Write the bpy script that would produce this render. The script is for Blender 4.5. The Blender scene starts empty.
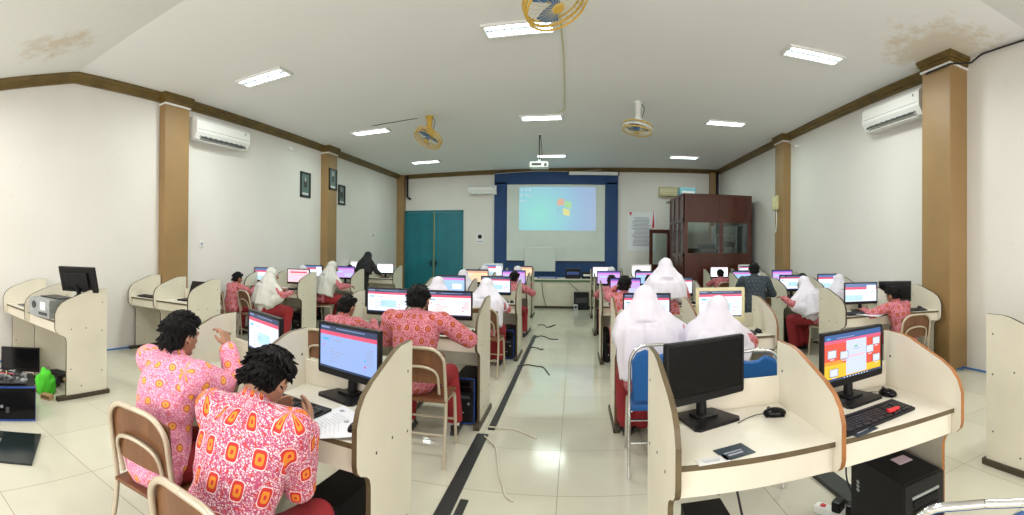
import bpy, bmesh, math, random
from mathutils import Vector, Matrix, Euler, Quaternion, noise
R = math.radians
C = bpy.context.scene.collection
rnd = random.Random(7)
CAMH = 1.55

# ------------------------------------------------------------------ materials
MATS = {}
def mat(name, col, rough=0.5, metal=0.0, spec=0.5, emit=None, estr=0.0, bump=0.0, bscale=60.0, var=0.0, vscale=3.0, alpha=1.0, trans=0.0, coat=0.0):
    if name in MATS: return MATS[name]
    m = bpy.data.materials.new(name); m.use_nodes = True
    nt = m.node_tree; b = nt.nodes['Principled BSDF']
    b.inputs['Base Color'].default_value = (*col, 1)
    b.inputs['Roughness'].default_value = rough
    b.inputs['Metallic'].default_value = metal
    b.inputs['Specular IOR Level'].default_value = spec
    if coat: b.inputs['Coat Weight'].default_value = coat
    if trans: b.inputs['Transmission Weight'].default_value = trans
    if emit is not None:
        b.inputs['Emission Color'].default_value = (*emit, 1); b.inputs['Emission Strength'].default_value = estr
    if alpha < 1: b.inputs['Alpha'].default_value = alpha
    if var or bump:
        tc = nt.nodes.new('ShaderNodeTexCoord')
    if var:
        n = nt.nodes.new('ShaderNodeTexNoise'); n.inputs['Scale'].default_value = vscale; n.inputs['Detail'].default_value = 4
        nt.links.new(tc.outputs['Object'], n.inputs['Vector'])
        r = nt.nodes.new('ShaderNodeValToRGB')
        r.color_ramp.elements[0].position = .3; r.color_ramp.elements[1].position = .7
        r.color_ramp.elements[0].color = (*[c*(1-var) for c in col], 1)
        r.color_ramp.elements[1].color = (*[min(1, c*(1+var)) for c in col], 1)
        nt.links.new(n.outputs['Fac'], r.inputs['Fac']); nt.links.new(r.outputs['Color'], b.inputs['Base Color'])
    if bump:
        n = nt.nodes.new('ShaderNodeTexNoise'); n.inputs['Scale'].default_value = bscale; n.inputs['Detail'].default_value = 3
        nt.links.new(tc.outputs['Object'], n.inputs['Vector'])
        bp = nt.nodes.new('ShaderNodeBump'); bp.inputs['Strength'].default_value = bump; bp.inputs['Distance'].default_value = .005
        nt.links.new(n.outputs['Fac'], bp.inputs['Height']); nt.links.new(bp.outputs['Normal'], b.inputs['Normal'])
    MATS[name] = m
    return m

class NB:
    """small node builder"""
    def __init__(s, name, rough=.8):
        s.m = bpy.data.materials.new(name); s.m.use_nodes = True; s.nt = s.m.node_tree; s.b = s.nt.nodes['Principled BSDF']
        s.b.inputs['Roughness'].default_value = rough; MATS[name] = s.m
    def n(s, t, **kw):
        o = s.nt.nodes.new(t)
        for k, v in kw.items(): setattr(o, k, v)
        return o
    def put(s, sock, v):
        if hasattr(v, 'is_output') or isinstance(v, bpy.types.NodeSocket): s.nt.links.new(v, sock)
        elif isinstance(v, tuple) and len(v) == 3 and sock.type == 'RGBA': sock.default_value = (*v, 1)
        else: sock.default_value = v
    def math(s, op, a, b=0.0, c=0.0):
        o = s.n('ShaderNodeMath', operation=op)
        s.put(o.inputs[0], a); s.put(o.inputs[1], b); s.put(o.inputs[2], c)
        return o.outputs[0]
    def mix(s, f, a, b):
        o = s.n('ShaderNodeMix', data_type='RGBA')
        s.put(o.inputs[0], f); s.put(o.inputs[6], a); s.put(o.inputs[7], b)
        return o.outputs[2]
    def coord(s, which='Object'):
        return s.n('ShaderNodeTexCoord').outputs[which]
    def sep(s, v):
        o = s.n('ShaderNodeSeparateXYZ'); s.put(o.inputs[0], v); return o.outputs
    def noise(s, vec, scale, detail=3, rough=.5):
        o = s.n('ShaderNodeTexNoise'); s.put(o.inputs['Vector'], vec); o.inputs['Scale'].default_value = scale
        o.inputs['Detail'].default_value = detail; o.inputs['Roughness'].default_value = rough
        return o.outputs['Fac']
    def ramp(s, f, lo, hi):
        o = s.n('ShaderNodeMapRange'); s.put(o.inputs[0], f); o.inputs[1].default_value = lo; o.inputs[2].default_value = hi
        return o.outputs[0]
    def bump(s, h, strength=.3, dist=.003):
        o = s.n('ShaderNodeBump'); o.inputs['Strength'].default_value = strength; o.inputs['Distance'].default_value = dist
        s.put(o.inputs['Height'], h); s.nt.links.new(o.outputs[0], s.b.inputs['Normal'])

def wall_mat():
    k = NB('painted_wall', .55); P = k.coord()
    big = k.noise(P, .7, 3); fine = k.noise(P, 9, 5)
    c = k.mix(k.ramp(big, .3, .7), (.70, .685, .645), (.745, .735, .70))
    c = k.mix(k.math('MULTIPLY', k.ramp(fine, .62, .75), .12), c, (.55, .47, .38))
    k.put(k.b.inputs['Base Color'], c); k.bump(fine, .15, .004)
    return k.m
def ceiling_mat():
    k = NB('painted_ceiling', .7); P = k.coord(); x, y, z = k.sep(P)[0:3]
    c = k.mix(k.ramp(k.noise(P, .5, 2), .3, .7), (.82, .845, .85), (.85, .87, .875))
    # old water stains near the two front corners
    def near(cx, cy, r):
        dx = k.math('SUBTRACT', x, cx); dy = k.math('SUBTRACT', y, cy)
        d = k.math('SQRT', k.math('ADD', k.math('MULTIPLY', dx, dx), k.math('MULTIPLY', dy, dy)))
        return k.math('SUBTRACT', 1.0, k.math('MINIMUM', k.math('DIVIDE', d, r), 1.0))
    st = k.math('MAXIMUM', near(4.15, 4.1, 1.3), k.math('MULTIPLY', near(-4.6, 2.2, .8), .8))
    nz = k.noise(P, 4.5, 5, .7)
    f = k.math('MULTIPLY', k.ramp(k.math('ADD', k.math('MULTIPLY', nz, .9), k.math('MULTIPLY', st, .55)), .66, .85), k.ramp(st, 0, .25))
    c = k.mix(k.math('MULTIPLY', f, .45), c, (.52, .38, .16))
    k.put(k.b.inputs['Base Color'], c)
    return k.m
def floor_mat():
    k = NB('glazed_tiles', .09); P = k.coord(); x, y, z = k.sep(P)[0:3]
    T = .655
    def grid(a, off):
        fr = k.math('FRACT', k.math('DIVIDE', k.math('SUBTRACT', a, off), T))
        d = k.math('MULTIPLY', k.math('MINIMUM', fr, k.math('SUBTRACT', 1.0, fr)), T)
        return k.math('LESS_THAN', d, .0032)
    g = k.math('MAXIMUM', grid(x, -.1-20*T), grid(y, 2.9-20*T))
    ix = k.math('FLOOR', k.math('DIVIDE', k.math('SUBTRACT', x, -.1-20*T), T)); iy = k.math('FLOOR', k.math('DIVIDE', k.math('SUBTRACT', y, 2.9-20*T), T))
    cv = k.n('ShaderNodeCombineXYZ'); k.put(cv.inputs[0], ix); k.put(cv.inputs[1], iy)
    wn = k.n('ShaderNodeTexWhiteNoise', noise_dimensions='2D'); k.put(wn.inputs['Vector'], cv.outputs[0])
    c = k.mix(wn.outputs['Value'], (.54, .53, .425), (.60, .585, .475))
    c = k.mix(k.math('MULTIPLY', k.ramp(k.noise(P, 3, 5), .45, .75), .25), c, (.50, .47, .37))
    c = k.mix(g, c, (.30, .27, .2))
    k.put(k.b.inputs['Base Color'], c)
    k.put(k.b.inputs['Roughness'], k.math('ADD', .07, k.math('ADD', k.math('MULTIPLY', g, .5), k.math('MULTIPLY', k.ramp(k.noise(P, 2, 4), .4, .8), .12))))
    return k.m
def batik_mat(name, base, line, ring, centre, cw=.078, ch=.092, rad=.22, rect=False, fine=85):
    k = NB(name, .85); u, v = k.sep(k.coord('UV'))[0:2]
    row = k.math('FLOOR', k.math('DIVIDE', v, ch))
    uu = k.math('ADD', k.math('DIVIDE', u, cw), k.math('MULTIPLY', k.math('MODULO', k.math('ADD', row, 100.0), 2.0), .5))
    fx = k.math('SUBTRACT', k.math('FRACT', uu), .5); fy = k.math('SUBTRACT', k.math('FRACT', k.math('DIVIDE', v, ch)), .5)
    if rect:
        d = k.math('POWER', k.math('ADD', k.math('POWER', k.math('ABSOLUTE', k.math('MULTIPLY', fx, 1.25)), 4.0), k.math('POWER', k.math('ABSOLUTE', fy), 4.0)), .25)
    else:
        d = k.math('SQRT', k.math('ADD', k.math('MULTIPLY', fx, fx), k.math('MULTIPLY', fy, fy)))
    cb = k.n('ShaderNodeCombineXYZ'); k.put(cb.inputs[0], u); k.put(cb.inputs[1], v)
    vo = k.n('ShaderNodeTexVoronoi', feature='DISTANCE_TO_EDGE'); k.put(vo.inputs['Vector'], cb.outputs[0]); vo.inputs['Scale'].default_value = fine
    wv = k.n('ShaderNodeTexWave', bands_direction='DIAGONAL'); k.put(wv.inputs['Vector'], cb.outputs[0]); wv.inputs['Scale'].default_value = 28; wv.inputs['Distortion'].default_value = 9; wv.inputs['Detail'].default_value = 2; wv.inputs['Detail Scale'].default_value = 3
    ln = k.math('MAXIMUM', k.math('LESS_THAN', vo.outputs['Distance'], .11), k.math('GREATER_THAN', wv.outputs['Fac'], .72))
    c = k.mix(ln, base, line)
    c = k.mix(k.math('MULTIPLY', k.math('GREATER_THAN', k.noise(cb.outputs[0], 55, 2), .6), .8), c, ring)
    c = k.mix(k.math('LESS_THAN', d, rad+.07), c, base)
    c = k.mix(k.math('LESS_THAN', d, rad+.04), c, ring)
    c = k.mix(k.math('LESS_THAN', d, rad*.72), c, centre)
    c = k.mix(k.math('LESS_THAN', d, rad*.28), c, ring)
    k.put(k.b.inputs['Base Color'], c); k.bump(k.noise(cb.outputs[0], 14, 3), .5, .01)
    return k.m
def wood_mat(name, a, b, rough=.35, scale=3, coat=0):
    k = NB(name, rough); P = k.coord()
    mp = k.n('ShaderNodeMapping'); k.put(mp.inputs[0], P); mp.inputs['Scale'].default_value = (8, 8, 1)
    f = k.noise(mp.outputs[0], scale, 6, .6)
    k.put(k.b.inputs['Base Color'], k.mix(k.ramp(f, .3, .7), a, b)); k.b.inputs['Coat Weight'].default_value = coat
    return k.m
M_WALL, M_CEIL, M_FLOOR = wall_mat(), ceiling_mat(), floor_mat()
M_BATIK = batik_mat('salmon_batik_cloth', (.70, .35, .39), (.46, .10, .14), (.32, .025, .03), (.52, .15, .04))
M_BATIK1 = batik_mat('pink_batik_cloth', (.86, .52, .60), (.68, .20, .36), (.66, .16, .14), (.80, .42, .03), .088, .085, .2)
M_BATIK2 = batik_mat('white_and_red_batik_cloth', (.80, .64, .67), (.44, .07, .16), (.56, .03, .025), (.72, .24, .02), .088, .104, .24, True, 120)
M_DARKB = batik_mat('grey_batik_cloth', (.05, .07, .085), (.012, .02, .03), (.02, .03, .035), (.12, .15, .16), .06, .06, .15)
M_SKIN = mat('brown_skin', (.33, .17, .10), .5, var=.08, vscale=8)
M_HAIR = mat('black_hair', (.004, .0035, .0035), .55, spec=.15, bump=.6, bscale=90)
M_MAROON = mat('maroon_cloth', (.25, .012, .018), .8, bump=.3, bscale=12, var=.15)
M_HIJAB = mat('white_headscarf_cloth', (.70, .68, .76), .85, bump=.35, bscale=7)
M_HIJABG = mat('cream_headscarf_cloth', (.60, .60, .56), .85, bump=.35, bscale=7)
M_BLKCLOTH = mat('black_cloth', (.012, .012, .014), .85, bump=.3, bscale=9)
M_SHOE = mat('black_shoe', (.01, .01, .011), .45)
M_SOCK = mat('white_sock', (.7, .7, .7), .9)
M_EYEW = mat('eye_white', (.7, .68, .65), .3); M_EYEB = mat('eye_dark', (.01, .008, .006), .2); M_LIP = mat('lips', (.30, .10, .08), .5)
M_LAM = mat('cream_laminate', (.68, .645, .53), .42, var=.05, vscale=2.5)
M_LAMG = mat('cream_laminate_worktop', (.72, .69, .59), .33, var=.04, vscale=2)
M_EDGE = mat('olive_edge_band', (.095, .068, .03), .5, var=.2, vscale=9)
M_EDGEO = mat('orange_brown_edge_band', (.27, .105, .025), .45, var=.2, vscale=9)
M_EDGEB = mat('brown_edge_band', (.17, .08, .035), .5, var=.2, vscale=9)
M_EDGED = mat('dark_edge_band', (.05, .038, .02), .5)
M_HOLE = mat('dark_bolt', (.03, .025, .02), .5, .3)
M_BLK = mat('black_plastic', (.008, .008, .009), .35, spec=.25); M_BLKM = mat('matt_black_plastic', (.011, .011, .012), .6, spec=.3, bump=.2, bscale=200)
M_GLOSS = mat('glossy_black_plastic', (.004, .004, .005), .15, spec=.2)
M_DGREY = mat('dark_grey_plastic', (.05, .05, .055), .5); M_KEY = mat('black_keys', (.018, .018, .02), .45)
M_BLUEP = mat('blue_plastic', (.01, .06, .32), .3)
M_SILVER = mat('galvanised_metal', (.42, .46, .48), .35, .8, var=.15, vscale=20)
M_CHROME = mat('chrome', (.7, .7, .7), .15, 1.0)
M_TUBE = mat('beige_painted_tube', (.50, .44, .33), .3, .25)
M_SEATW = wood_mat('brown_plywood', (.12, .05, .02), (.19, .085, .035), .35)
M_BLUEC = mat('blue_vinyl', (.005, .10, .34), .42, bump=.25, bscale=150)
M_PAPER = mat('white_paper', (.78, .80, .84), .8); M_INK = mat('grey_print', (.35, .37, .42), .9)
M_WHITE = mat('white_plastic', (.80, .82, .80), .35); M_CREAMP = mat('aged_cream_plastic', (.62, .58, .34), .4)
M_VENT = mat('dark_vent', (.04, .05, .05), .6)
M_COL = mat('ochre_column_paint', (.30, .19, .078), .5, var=.10, vscale=1.5)
M_CORN = mat('olive_brown_cornice_paint', (.14, .092, .022), .42, var=.25, vscale=4)
M_TEAL = mat('teal_door_paint', (.0, .155, .20), .45, var=.12, vscale=2)
M_BLUEW = mat('navy_board_paint', (.0, .042, .155), .6, var=.08)
M_SCRW = mat('screen_white', (.62, .68, .64), .7, var=.03)
M_DWOOD = wood_mat('dark_red_wood', (.05, .012, .007), (.095, .022, .012), .3, coat=.2)
M_BLKFRAME = mat('black_frame', (.01, .012, .012), .4)
M_RED = mat('red_plastic', (.6, .02, .03), .4); M_GREENC = mat('green_cloth', (.08, .62, .03), .8, bump=.4, bscale=20)
M_YELLOW = mat('yellow_plastic', (.62, .40, .06), .35); M_FANBLUE = mat('blue_translucent_blade', (.05, .14, .32), .15)
M_CABLE = mat('black_cable', (.012, .012, .013), .5); M_CABLEW = mat('cream_cable', (.6, .56, .45), .5); M_CABLEB = mat('blue_cable', (.02, .14, .42), .5)
M_TAPE = mat('black_cable_duct', (.008, .009, .009), .42)
M_GLASS = mat('clear_glass', (.8, .9, .88), .05, trans=1.0)

SCR = {}
def emi(name, col, s=1.0):
    if name in SCR: return SCR[name]
    m = bpy.data.materials.new('screen_' + name); m.use_nodes = True; b = m.node_tree.nodes['Principled BSDF']
    b.inputs['Base Color'].default_value = (.01, .01, .01, 1); b.inputs['Roughness'].default_value = .25
    b.inputs['Emission Color'].default_value = (*col, 1); b.inputs['Emission Strength'].default_value = s
    SCR[name] = m; return m

# ------------------------------------------------------------------ mesh builder
class MB:
    def __init__(s): s.v = []; s.f = []; s.fm = []; s.mats = []; s.sm = []
    def mi(s, m):
        if m not in s.mats: s.mats.append(m)
        return s.mats.index(m)
    def add(s, vs, fs, m, smooth=False):
        o = len(s.v); i = s.mi(m); s.v += [tuple(v) for v in vs]
        for f in fs: s.f.append(tuple(o+k for k in f)); s.fm.append(i); s.sm.append(smooth)
        return s
    def box(s, c, d, m, rot=None, bev=0.0):
        x, y, z = d[0]/2, d[1]/2, d[2]/2
        if bev > 0:
            bm = bmesh.new(); bmesh.ops.create_cube(bm, size=1)
            for v in bm.verts: v.co = Vector((v.co.x*d[0], v.co.y*d[1], v.co.z*d[2]))
            bmesh.ops.bevel(bm, geom=list(bm.edges), offset=bev, segments=2, profile=.7, affect='EDGES')
            vs = [v.co.copy() for v in bm.verts]; fs = [[v.index for v in f.verts] for f in bm.faces]; bm.free()
        else:
            vs = [Vector((a*x, b*y, e*z)) for a in (-1, 1) for b in (-1, 1) for e in (-1, 1)]
            fs = [(0,1,3,2),(4,6,7,5),(0,4,5,1),(2,3,7,6),(0,2,6,4),(1,5,7,3)]
        if rot is not None:
            q = rot if isinstance(rot, (Matrix, Quaternion)) else Euler(rot).to_matrix()
            vs = [q @ v for v in vs]
        return s.add([v + Vector(c) for v in vs], fs, m)
    def cone(s, p0, p1, r0, r1, m, n=14, caps=True, smooth=True):
        p0, p1 = Vector(p0), Vector(p1); q = (p1-p0).to_track_quat('Z', 'Y')
        vs = []
        for p, r in ((p0, r0), (p1, r1)):
            for i in range(n):
                a = 2*math.pi*i/n; vs.append(p + q @ Vector((r*math.cos(a), r*math.sin(a), 0)))
        s.add(vs, [(i, (i+1) % n, n+(i+1) % n, n+i) for i in range(n)], m, smooth)
        if caps: s.add(vs[:n], [tuple(range(n))[::-1]], m); s.add(vs[n:], [tuple(range(n))], m)
        return s
    def cyl(s, p0, p1, r, m, n=14): return s.cone(p0, p1, r, r, m, n)
    def tube(s, pts, r, m, n=8, closed=False, round_=0, caps=True):
        P = [Vector(p) for p in pts]
        if round_: P = fillet(P, round_, closed)
        N = len(P); rings = []; up = None
        for i, p in enumerate(P):
            a = P[(i-1) % N] if (i > 0 or closed) else p; b = P[(i+1) % N] if (i < N-1 or closed) else p
            t = (b-a).normalized()
            if up is None:
                up = Vector((0, 0, 1)) if abs(t.z) < .9 else Vector((1, 0, 0))
            sd = t.cross(up)
            if sd.length < 1e-4: sd = t.cross(Vector((0, 1, 0)))
            sd.normalize(); up = sd.cross(t).normalized()
            rr = r[i] if isinstance(r, (list, tuple)) else r
            rings.append([p + rr*(math.cos(2*math.pi*k/n)*sd + math.sin(2*math.pi*k/n)*up) for k in range(n)])
        vs = [v for rg in rings for v in rg]; fs = []
        for i in range(N if closed else N-1):
            j = (i+1) % N
            for k in range(n): fs.append((i*n+k, i*n+(k+1) % n, j*n+(k+1) % n, j*n+k))
        s.add(vs, fs, m, True)
        if not closed and caps: s.add(rings[0], [tuple(range(n))[::-1]], m); s.add(rings[-1], [tuple(range(n))], m)
        return s
    def prism(s, poly, t0, t1, m, axis='x', me=None, edges=None):
        """poly 2D extruded along an axis; me = material for the side faces (edges: dict index->material)"""
        def P(a, b, t):
            return {'x': (t, a, b), 'y': (a, t, b), 'z': (a, b, t)}[axis]
        n = len(poly); vs = [P(a, b, t0) for a, b in poly] + [P(a, b, t1) for a, b in poly]
        s.add(vs, [tuple(range(n))[::-1], tuple(range(n, 2*n))], m)
        o = len(s.v) - 2*n
        for i in range(n):
            j = (i+1) % n; s.f.append((o+i, o+j, o+n+j, o+n+i)); s.fm.append(s.mi((edges or {}).get(i, me or m))); s.sm.append(False)
        return s
    def ball(s, c, r, m, nu=12, nv=8, rot=None):
        r = r if isinstance(r, (tuple, list)) else (r, r, r); vs = []; fs = []
        vs.append((0, 0, 1))
        for j in range(1, nv):
            for i in range(nu):
                a, b = 2*math.pi*i/nu, math.pi*j/nv; vs.append((math.sin(b)*math.cos(a), math.sin(b)*math.sin(a), math.cos(b)))
        vs.append((0, 0, -1)); L = len(vs)-1
        for i in range(nu): fs.append((0, 1+i, 1+(i+1) % nu)); fs.append((L, L-nu+(i+1) % nu, L-nu+i))
        for j in range(nv-2):
            for i in range(nu): a = 1+j*nu; fs.append((a+i, a+nu+i, a+nu+(i+1) % nu, a+(i+1) % nu))
        q = rot if rot is not None else Matrix.Identity(3)
        return s.add([q @ Vector((v[0]*r[0], v[1]*r[1], v[2]*r[2])) + Vector(c) for v in vs], fs, m, True)
    def cap(s, p0, p1, r0, r1, m, n=12):
        s.cone(p0, p1, r0, r1, m, n); s.ball(p0, r0, m, n, 8); s.ball(p1, r1, m, n, 8); return s
    def loft(s, rings, m, caps=(True, True), smooth=True):
        n = len(rings[0]); vs = [v for r in rings for v in r]; fs = []
        for j in range(len(rings)-1):
            for i in range(n): fs.append((j*n+i, j*n+(i+1) % n, (j+1)*n+(i+1) % n, (j+1)*n+i))
        s.add(vs, fs, m, smooth)
        if caps[0]: s.add(rings[0], [tuple(range(n))[::-1]], m, smooth)
        if caps[1]: s.add(rings[-1], [tuple(range(n))], m, smooth)
        return s
    def mesh(s, name):
        me = bpy.data.meshes.new(name); me.from_pydata(s.v, [], s.f)
        for m in s.mats: me.materials.append(m)
        me.polygons.foreach_set('material_index', s.fm); me.polygons.foreach_set('use_smooth', s.sm)
        bm = bmesh.new(); bm.from_mesh(me); bmesh.ops.recalc_face_normals(bm, faces=bm.faces); bm.to_mesh(me); bm.free()
        return me
    def build(s, name, parent=None, loc=None):
        o = bpy.data.objects.new(name, s.mesh(name)); C.objects.link(o)
        if parent is not None: o.parent = parent
        if loc is not None: o.location = loc
        return o

def fillet(P, rad, closed=False):
    out = []; N = len(P)
    for i, p in enumerate(P):
        if not closed and i in (0, N-1): out.append(p); continue
        a, b = P[(i-1) % N], P[(i+1) % N]; da, db = a-p, b-p; r = min(rad, da.length*.48, db.length*.48)
        s0, s1 = p+da.normalized()*r, p+db.normalized()*r
        for t in (0, .25, .5, .75, 1): out.append((1-t)**2*s0 + 2*t*(1-t)*p + t*t*s1)
    return out

def tag(o, label=None, cat=None, group=None, kind=None):
    if label: o['label'] = label
    if cat: o['category'] = cat
    if group: o['group'] = group
    if kind: o['kind'] = kind
    return o
def thing(name, label, cat, loc=(0, 0, 0), rz=0.0, group=None):
    o = bpy.data.objects.new(name, None); C.objects.link(o); o.empty_display_size = .1
    o.location = loc; o.rotation_euler = (0, 0, rz)
    return tag(o, label, cat, group)
KIDS = {}
def kids(o):
    if o.name not in KIDS: KIDS[o.name] = list(o.children)
    return KIDS[o.name]
def copy_tree(o, parent=None):
    c = o.copy(); C.objects.link(c); c.parent = parent
    for ch in kids(o): copy_tree(ch, c)
    return c
PROTO = {}
def instance(key, make, loc, rz, label, group=None, name=None):
    if key in PROTO: o = copy_tree(PROTO[key])
    else: o = PROTO[key] = make()
    o.location = loc; o.rotation_euler = (0, 0, rz); o['label'] = label
    if group: o['group'] = group
    return o
def struct(mb, name):
    return tag(mb.build(name), kind='structure')

# ------------------------------------------------------------------ camera (hand-held sweep panorama = cylindrical camera)
F, U0, V0, ROLL, PITCH = 462.0, 575.0, 246.1, .0075, .006
cd = bpy.data.cameras.new('camera'); cam = bpy.data.objects.new('camera', cd); C.objects.link(cam)
cd.type = 'PANO'; cd.panorama_type = 'CENTRAL_CYLINDRICAL'
cd.central_cylindrical_range_u_min = -U0/F; cd.central_cylindrical_range_u_max = (1024-U0)/F
cd.central_cylindrical_range_v_min = -(515-V0)/F; cd.central_cylindrical_range_v_max = V0/F
cd.central_cylindrical_radius = 1.0
cr, sr, cp, sp = math.cos(ROLL), math.sin(ROLL), math.cos(PITCH), math.sin(PITCH)
right, fwd, up = Vector((cr, 0, sr)), Vector((-sp*sr, cp, sp*cr)), Vector((-cp*sr, -sp, cp*cr))
mw = Matrix((right, up, -fwd)).transposed().to_4x4(); mw.translation = (0, 0, CAMH)
cam.matrix_world = mw; cd.clip_start = .02; cd.clip_end = 60
bpy.context.scene.camera = cam

# ------------------------------------------------------------------ room shell
WL, WR, ZB, YB = -5.72, 4.62, 14.25, -3.2
KT = .02                                  # the ceiling rises slightly towards the right-hand wall
def CZ(x, y=5.0):
    z = 4.03 + KT*x
    if y < 3.0: z -= (3.0-y)*.235
    return z
m = MB(); m.box(((WL+WR)/2, (ZB+YB)/2, -.05), (WR-WL+.4, ZB-YB+.4, .1), M_FLOOR); struct(m, 'floor')
def poly_slab(mb, pts, dz, mm):
    n = len(pts); vs = [Vector(p) for p in pts] + [Vector(p)+Vector((0, 0, dz)) for p in pts]
    mb.add(vs, [tuple(range(n)), tuple(range(n, 2*n))[::-1]] + [(i, (i+1) % n, n+(i+1) % n, n+i) for i in range(n)], mm)
x0, x1 = WL-.2, WR+.2
m = MB()
poly_slab(m, [(x0, 3.0, CZ(x0)), (x1, 3.0, CZ(x1)), (x1, ZB+.2, CZ(x1)), (x0, ZB+.2, CZ(x0))], .12, M_CEIL)
poly_slab(m, [(x0, YB, CZ(x0, YB)), (x1, YB, CZ(x1, YB)), (x1, 3.0, CZ(x1)), (x0, 3.0, CZ(x0))], .12, M_CEIL)
struct(m, 'ceiling')
def side_wall(x, t, name):
    mb = MB(); poly = [(YB, 0), (ZB+.1, 0), (ZB+.1, CZ(x)+.02), (3.0, CZ(x)+.02), (YB, CZ(x, YB)+.02)]
    mb.prism(poly, x, x+t, M_WALL, 'x'); struct(mb, name)
side_wall(WL, -.15, 'wall_left'); side_wall(WR, .15, 'wall_right')
m = MB(); m.prism([(WL, 0), (WR, 0), (WR, CZ(WR)+.02), (WL, CZ(WL)+.02)], ZB, ZB+.15, M_WALL, 'y'); struct(m, 'wall_back')
# unseen wall behind the photographer, two wide windows assumed to let daylight in
m = MB()
m.box(((WL+WR)/2, YB-.05, .45), (WR-WL, .1, .9), M_WALL); m.box(((WL+WR)/2, YB-.05, 2.6), (WR-WL, .1, .35), M_WALL)
for cx, w in ((WL+.3, .6), (-.6, 1.0), (WR-.3, .6)): m.box((cx, YB-.05, 1.6), (w, .1, 1.7), M_WALL)
struct(m, 'wall_front')

# cornice profile swept along the walls, with jogs around the columns
def cornice(x, s, y0, y1, name):
    """s=+1: left wall (projects to +x)"""
    prof = [(0, 0), (.14, 0), (.14, -.03), (.10, -.045), (.08, -.075), (.04, -.09), (.03, -.12), (0, -.12)]
    mb = MB()
    ys = [y0] + ([3.0] if y0 < 3.0 < y1 else []) + [y1]
    for a, b in zip(ys, ys[1:]):
        rings = [[Vector((x+s*px, y, CZ(x, y)+pz)) for px, pz in prof] for y in (a, b)]
        mb.loft(rings, M_CORN, smooth=False)
    return mb
COLS_L = [(4.52, 5.02, .15), (9.3, 9.72, .20)]
COLS_R = [(4.07, 4.60, .33), (9.18, 9.6, .19)]
mb = cornice(WL, 1, YB, ZB, ''); struct(mb, 'trim_left')
mb = cornice(WR, -1, 4.1, ZB, ''); struct(mb, 'trim_right')
mb = MB(); prof = [(0, 0), (-.14, 0), (-.14, -.03), (-.10, -.045), (-.08, -.075), (-.04, -.09), (-.03, -.12), (0, -.12)]
mb.loft([[Vector((x, ZB+py, CZ(x)+pz)) for py, pz in prof] for x in (WL, WR)], M_CORN, smooth=False); struct(mb, 'trim_back')
k = 0
for x, s, cols in ((WL, 1, COLS_L), (WR, -1, COLS_R)):
    for y0, y1, d in cols:
        k += 1
        mb = MB(); mb.box((x+s*d/2, (y0+y1)/2, CZ(x)/2-.02), (d, y1-y0, CZ(x)-.04), M_COL, bev=.012)
        zc = CZ(x)
        for off, zz, h in ((.06, -.02, .05), (.045, -.06, .05), (.02, -.10, .05)):
            mb.box((x+s*(d+off)/2, (y0+y1)/2, zc+zz), (d+off, y1-y0+2*off, h), M_CORN)
        mb.box((x+s*(d+.02)/2, (y0+y1)/2, zc-.16), (d+.02, y1-y0+.04, .025), M_WHITE)
        struct(mb, 'column').name = 'column'
mb = MB(); mb.box((WL+.12, ZB-.1, 1.95), (.24, .2, 3.9), M_COL); struct(mb, 'column')
mb = MB(); mb.box((4.32, ZB-.11, 2.0), (.16, .22, 4.0), M_COL); struct(mb, 'column')

# ------------------------------------------------------------------ ceiling lamps, their lights and added fill lights
LX, LZ = (-4.09, -.64, 2.93), (5.08, 8.6, 12.15)
def make_lamp():
    r = thing('ceiling_lamp', '', 'ceiling lamp')
    m = MB(); W, D = .78, .28
    for sx, sy, w, d in ((0, -D/2, W, .03), (0, D/2, W, .03), (-W/2, 0, .03, D), (W/2, 0, .03, D)):
        m.box((sx, sy, -.015), (w+(.03 if d == .03 else 0), d, .03), M_WHITE)
    m.box((0, 0, .0), (W, D, .01), M_WHITE); m.build('frame', r)
    m = MB()
    for k in range(9): m.box((-W/2+W/10*(k+1), 0, -.02), (.006, D-.03, .022), M_SILVER)
    m.box((0, 0, -.02), (W-.03, .006, .022), M_SILVER)
    m.build('louvre', r)
    for y in (-.07, .07):
        m = MB(); m.cyl((-W/2+.04, y, -.012), (W/2-.04, y, -.012), .022, emi('tube', (.86, .97, 1.0), 9.0), 10); m.build('tube', r)
    return r
names = [['wall with the picture frames', 'central aisle', 'wall with the yellowish wall box']]
where = {0: 'on the picture-frame side', 1: 'above the central aisle', 2: 'on the wooden-office side'}
order = {0: 'nearest to the camera', 1: 'middle of its line of three', 2: 'closest to the back wall'}
for j, y in enumerate(LZ):
    for i, x in enumerate(LX):
        yy = y + (.0, .0, .1)[i]
        o = instance('lamp', make_lamp, (x, yy, CZ(x)-.005), 0, 'fluorescent ceiling lamp %s, %s' % (where[i], order[j]), 'fluorescent lamps recessed in the ceiling')
        o.rotation_euler = (0, -math.atan(KT), (R(-3) if (i, j) == (1, 0) else 0))
        ld = bpy.data.lights.new('lamp_light', 'AREA'); ld.shape = 'RECTANGLE'; ld.size = .78; ld.size_y = .26
        ld.energy = 46 if j == 0 else (27 if j == 1 else 20); ld.color = (.84, 1.0, .90) if j else (.96, 1.0, .95)
        lo = bpy.data.objects.new('lamp_light', ld); C.objects.link(lo); lo.location = (x, yy, CZ(x)-.07)
for x in LX:                                   # added lights without fixtures, as an assumed next lamp row out of view
    ld = bpy.data.lights.new('lamp_light', 'AREA'); ld.shape = 'RECTANGLE'; ld.size = 1.0; ld.size_y = .28; ld.energy = 36; ld.color = (1, .98, .95)
    lo = bpy.data.objects.new('lamp_light', ld); C.objects.link(lo); lo.location = (x, 1.3, CZ(x, 1.3)-.07)
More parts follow.
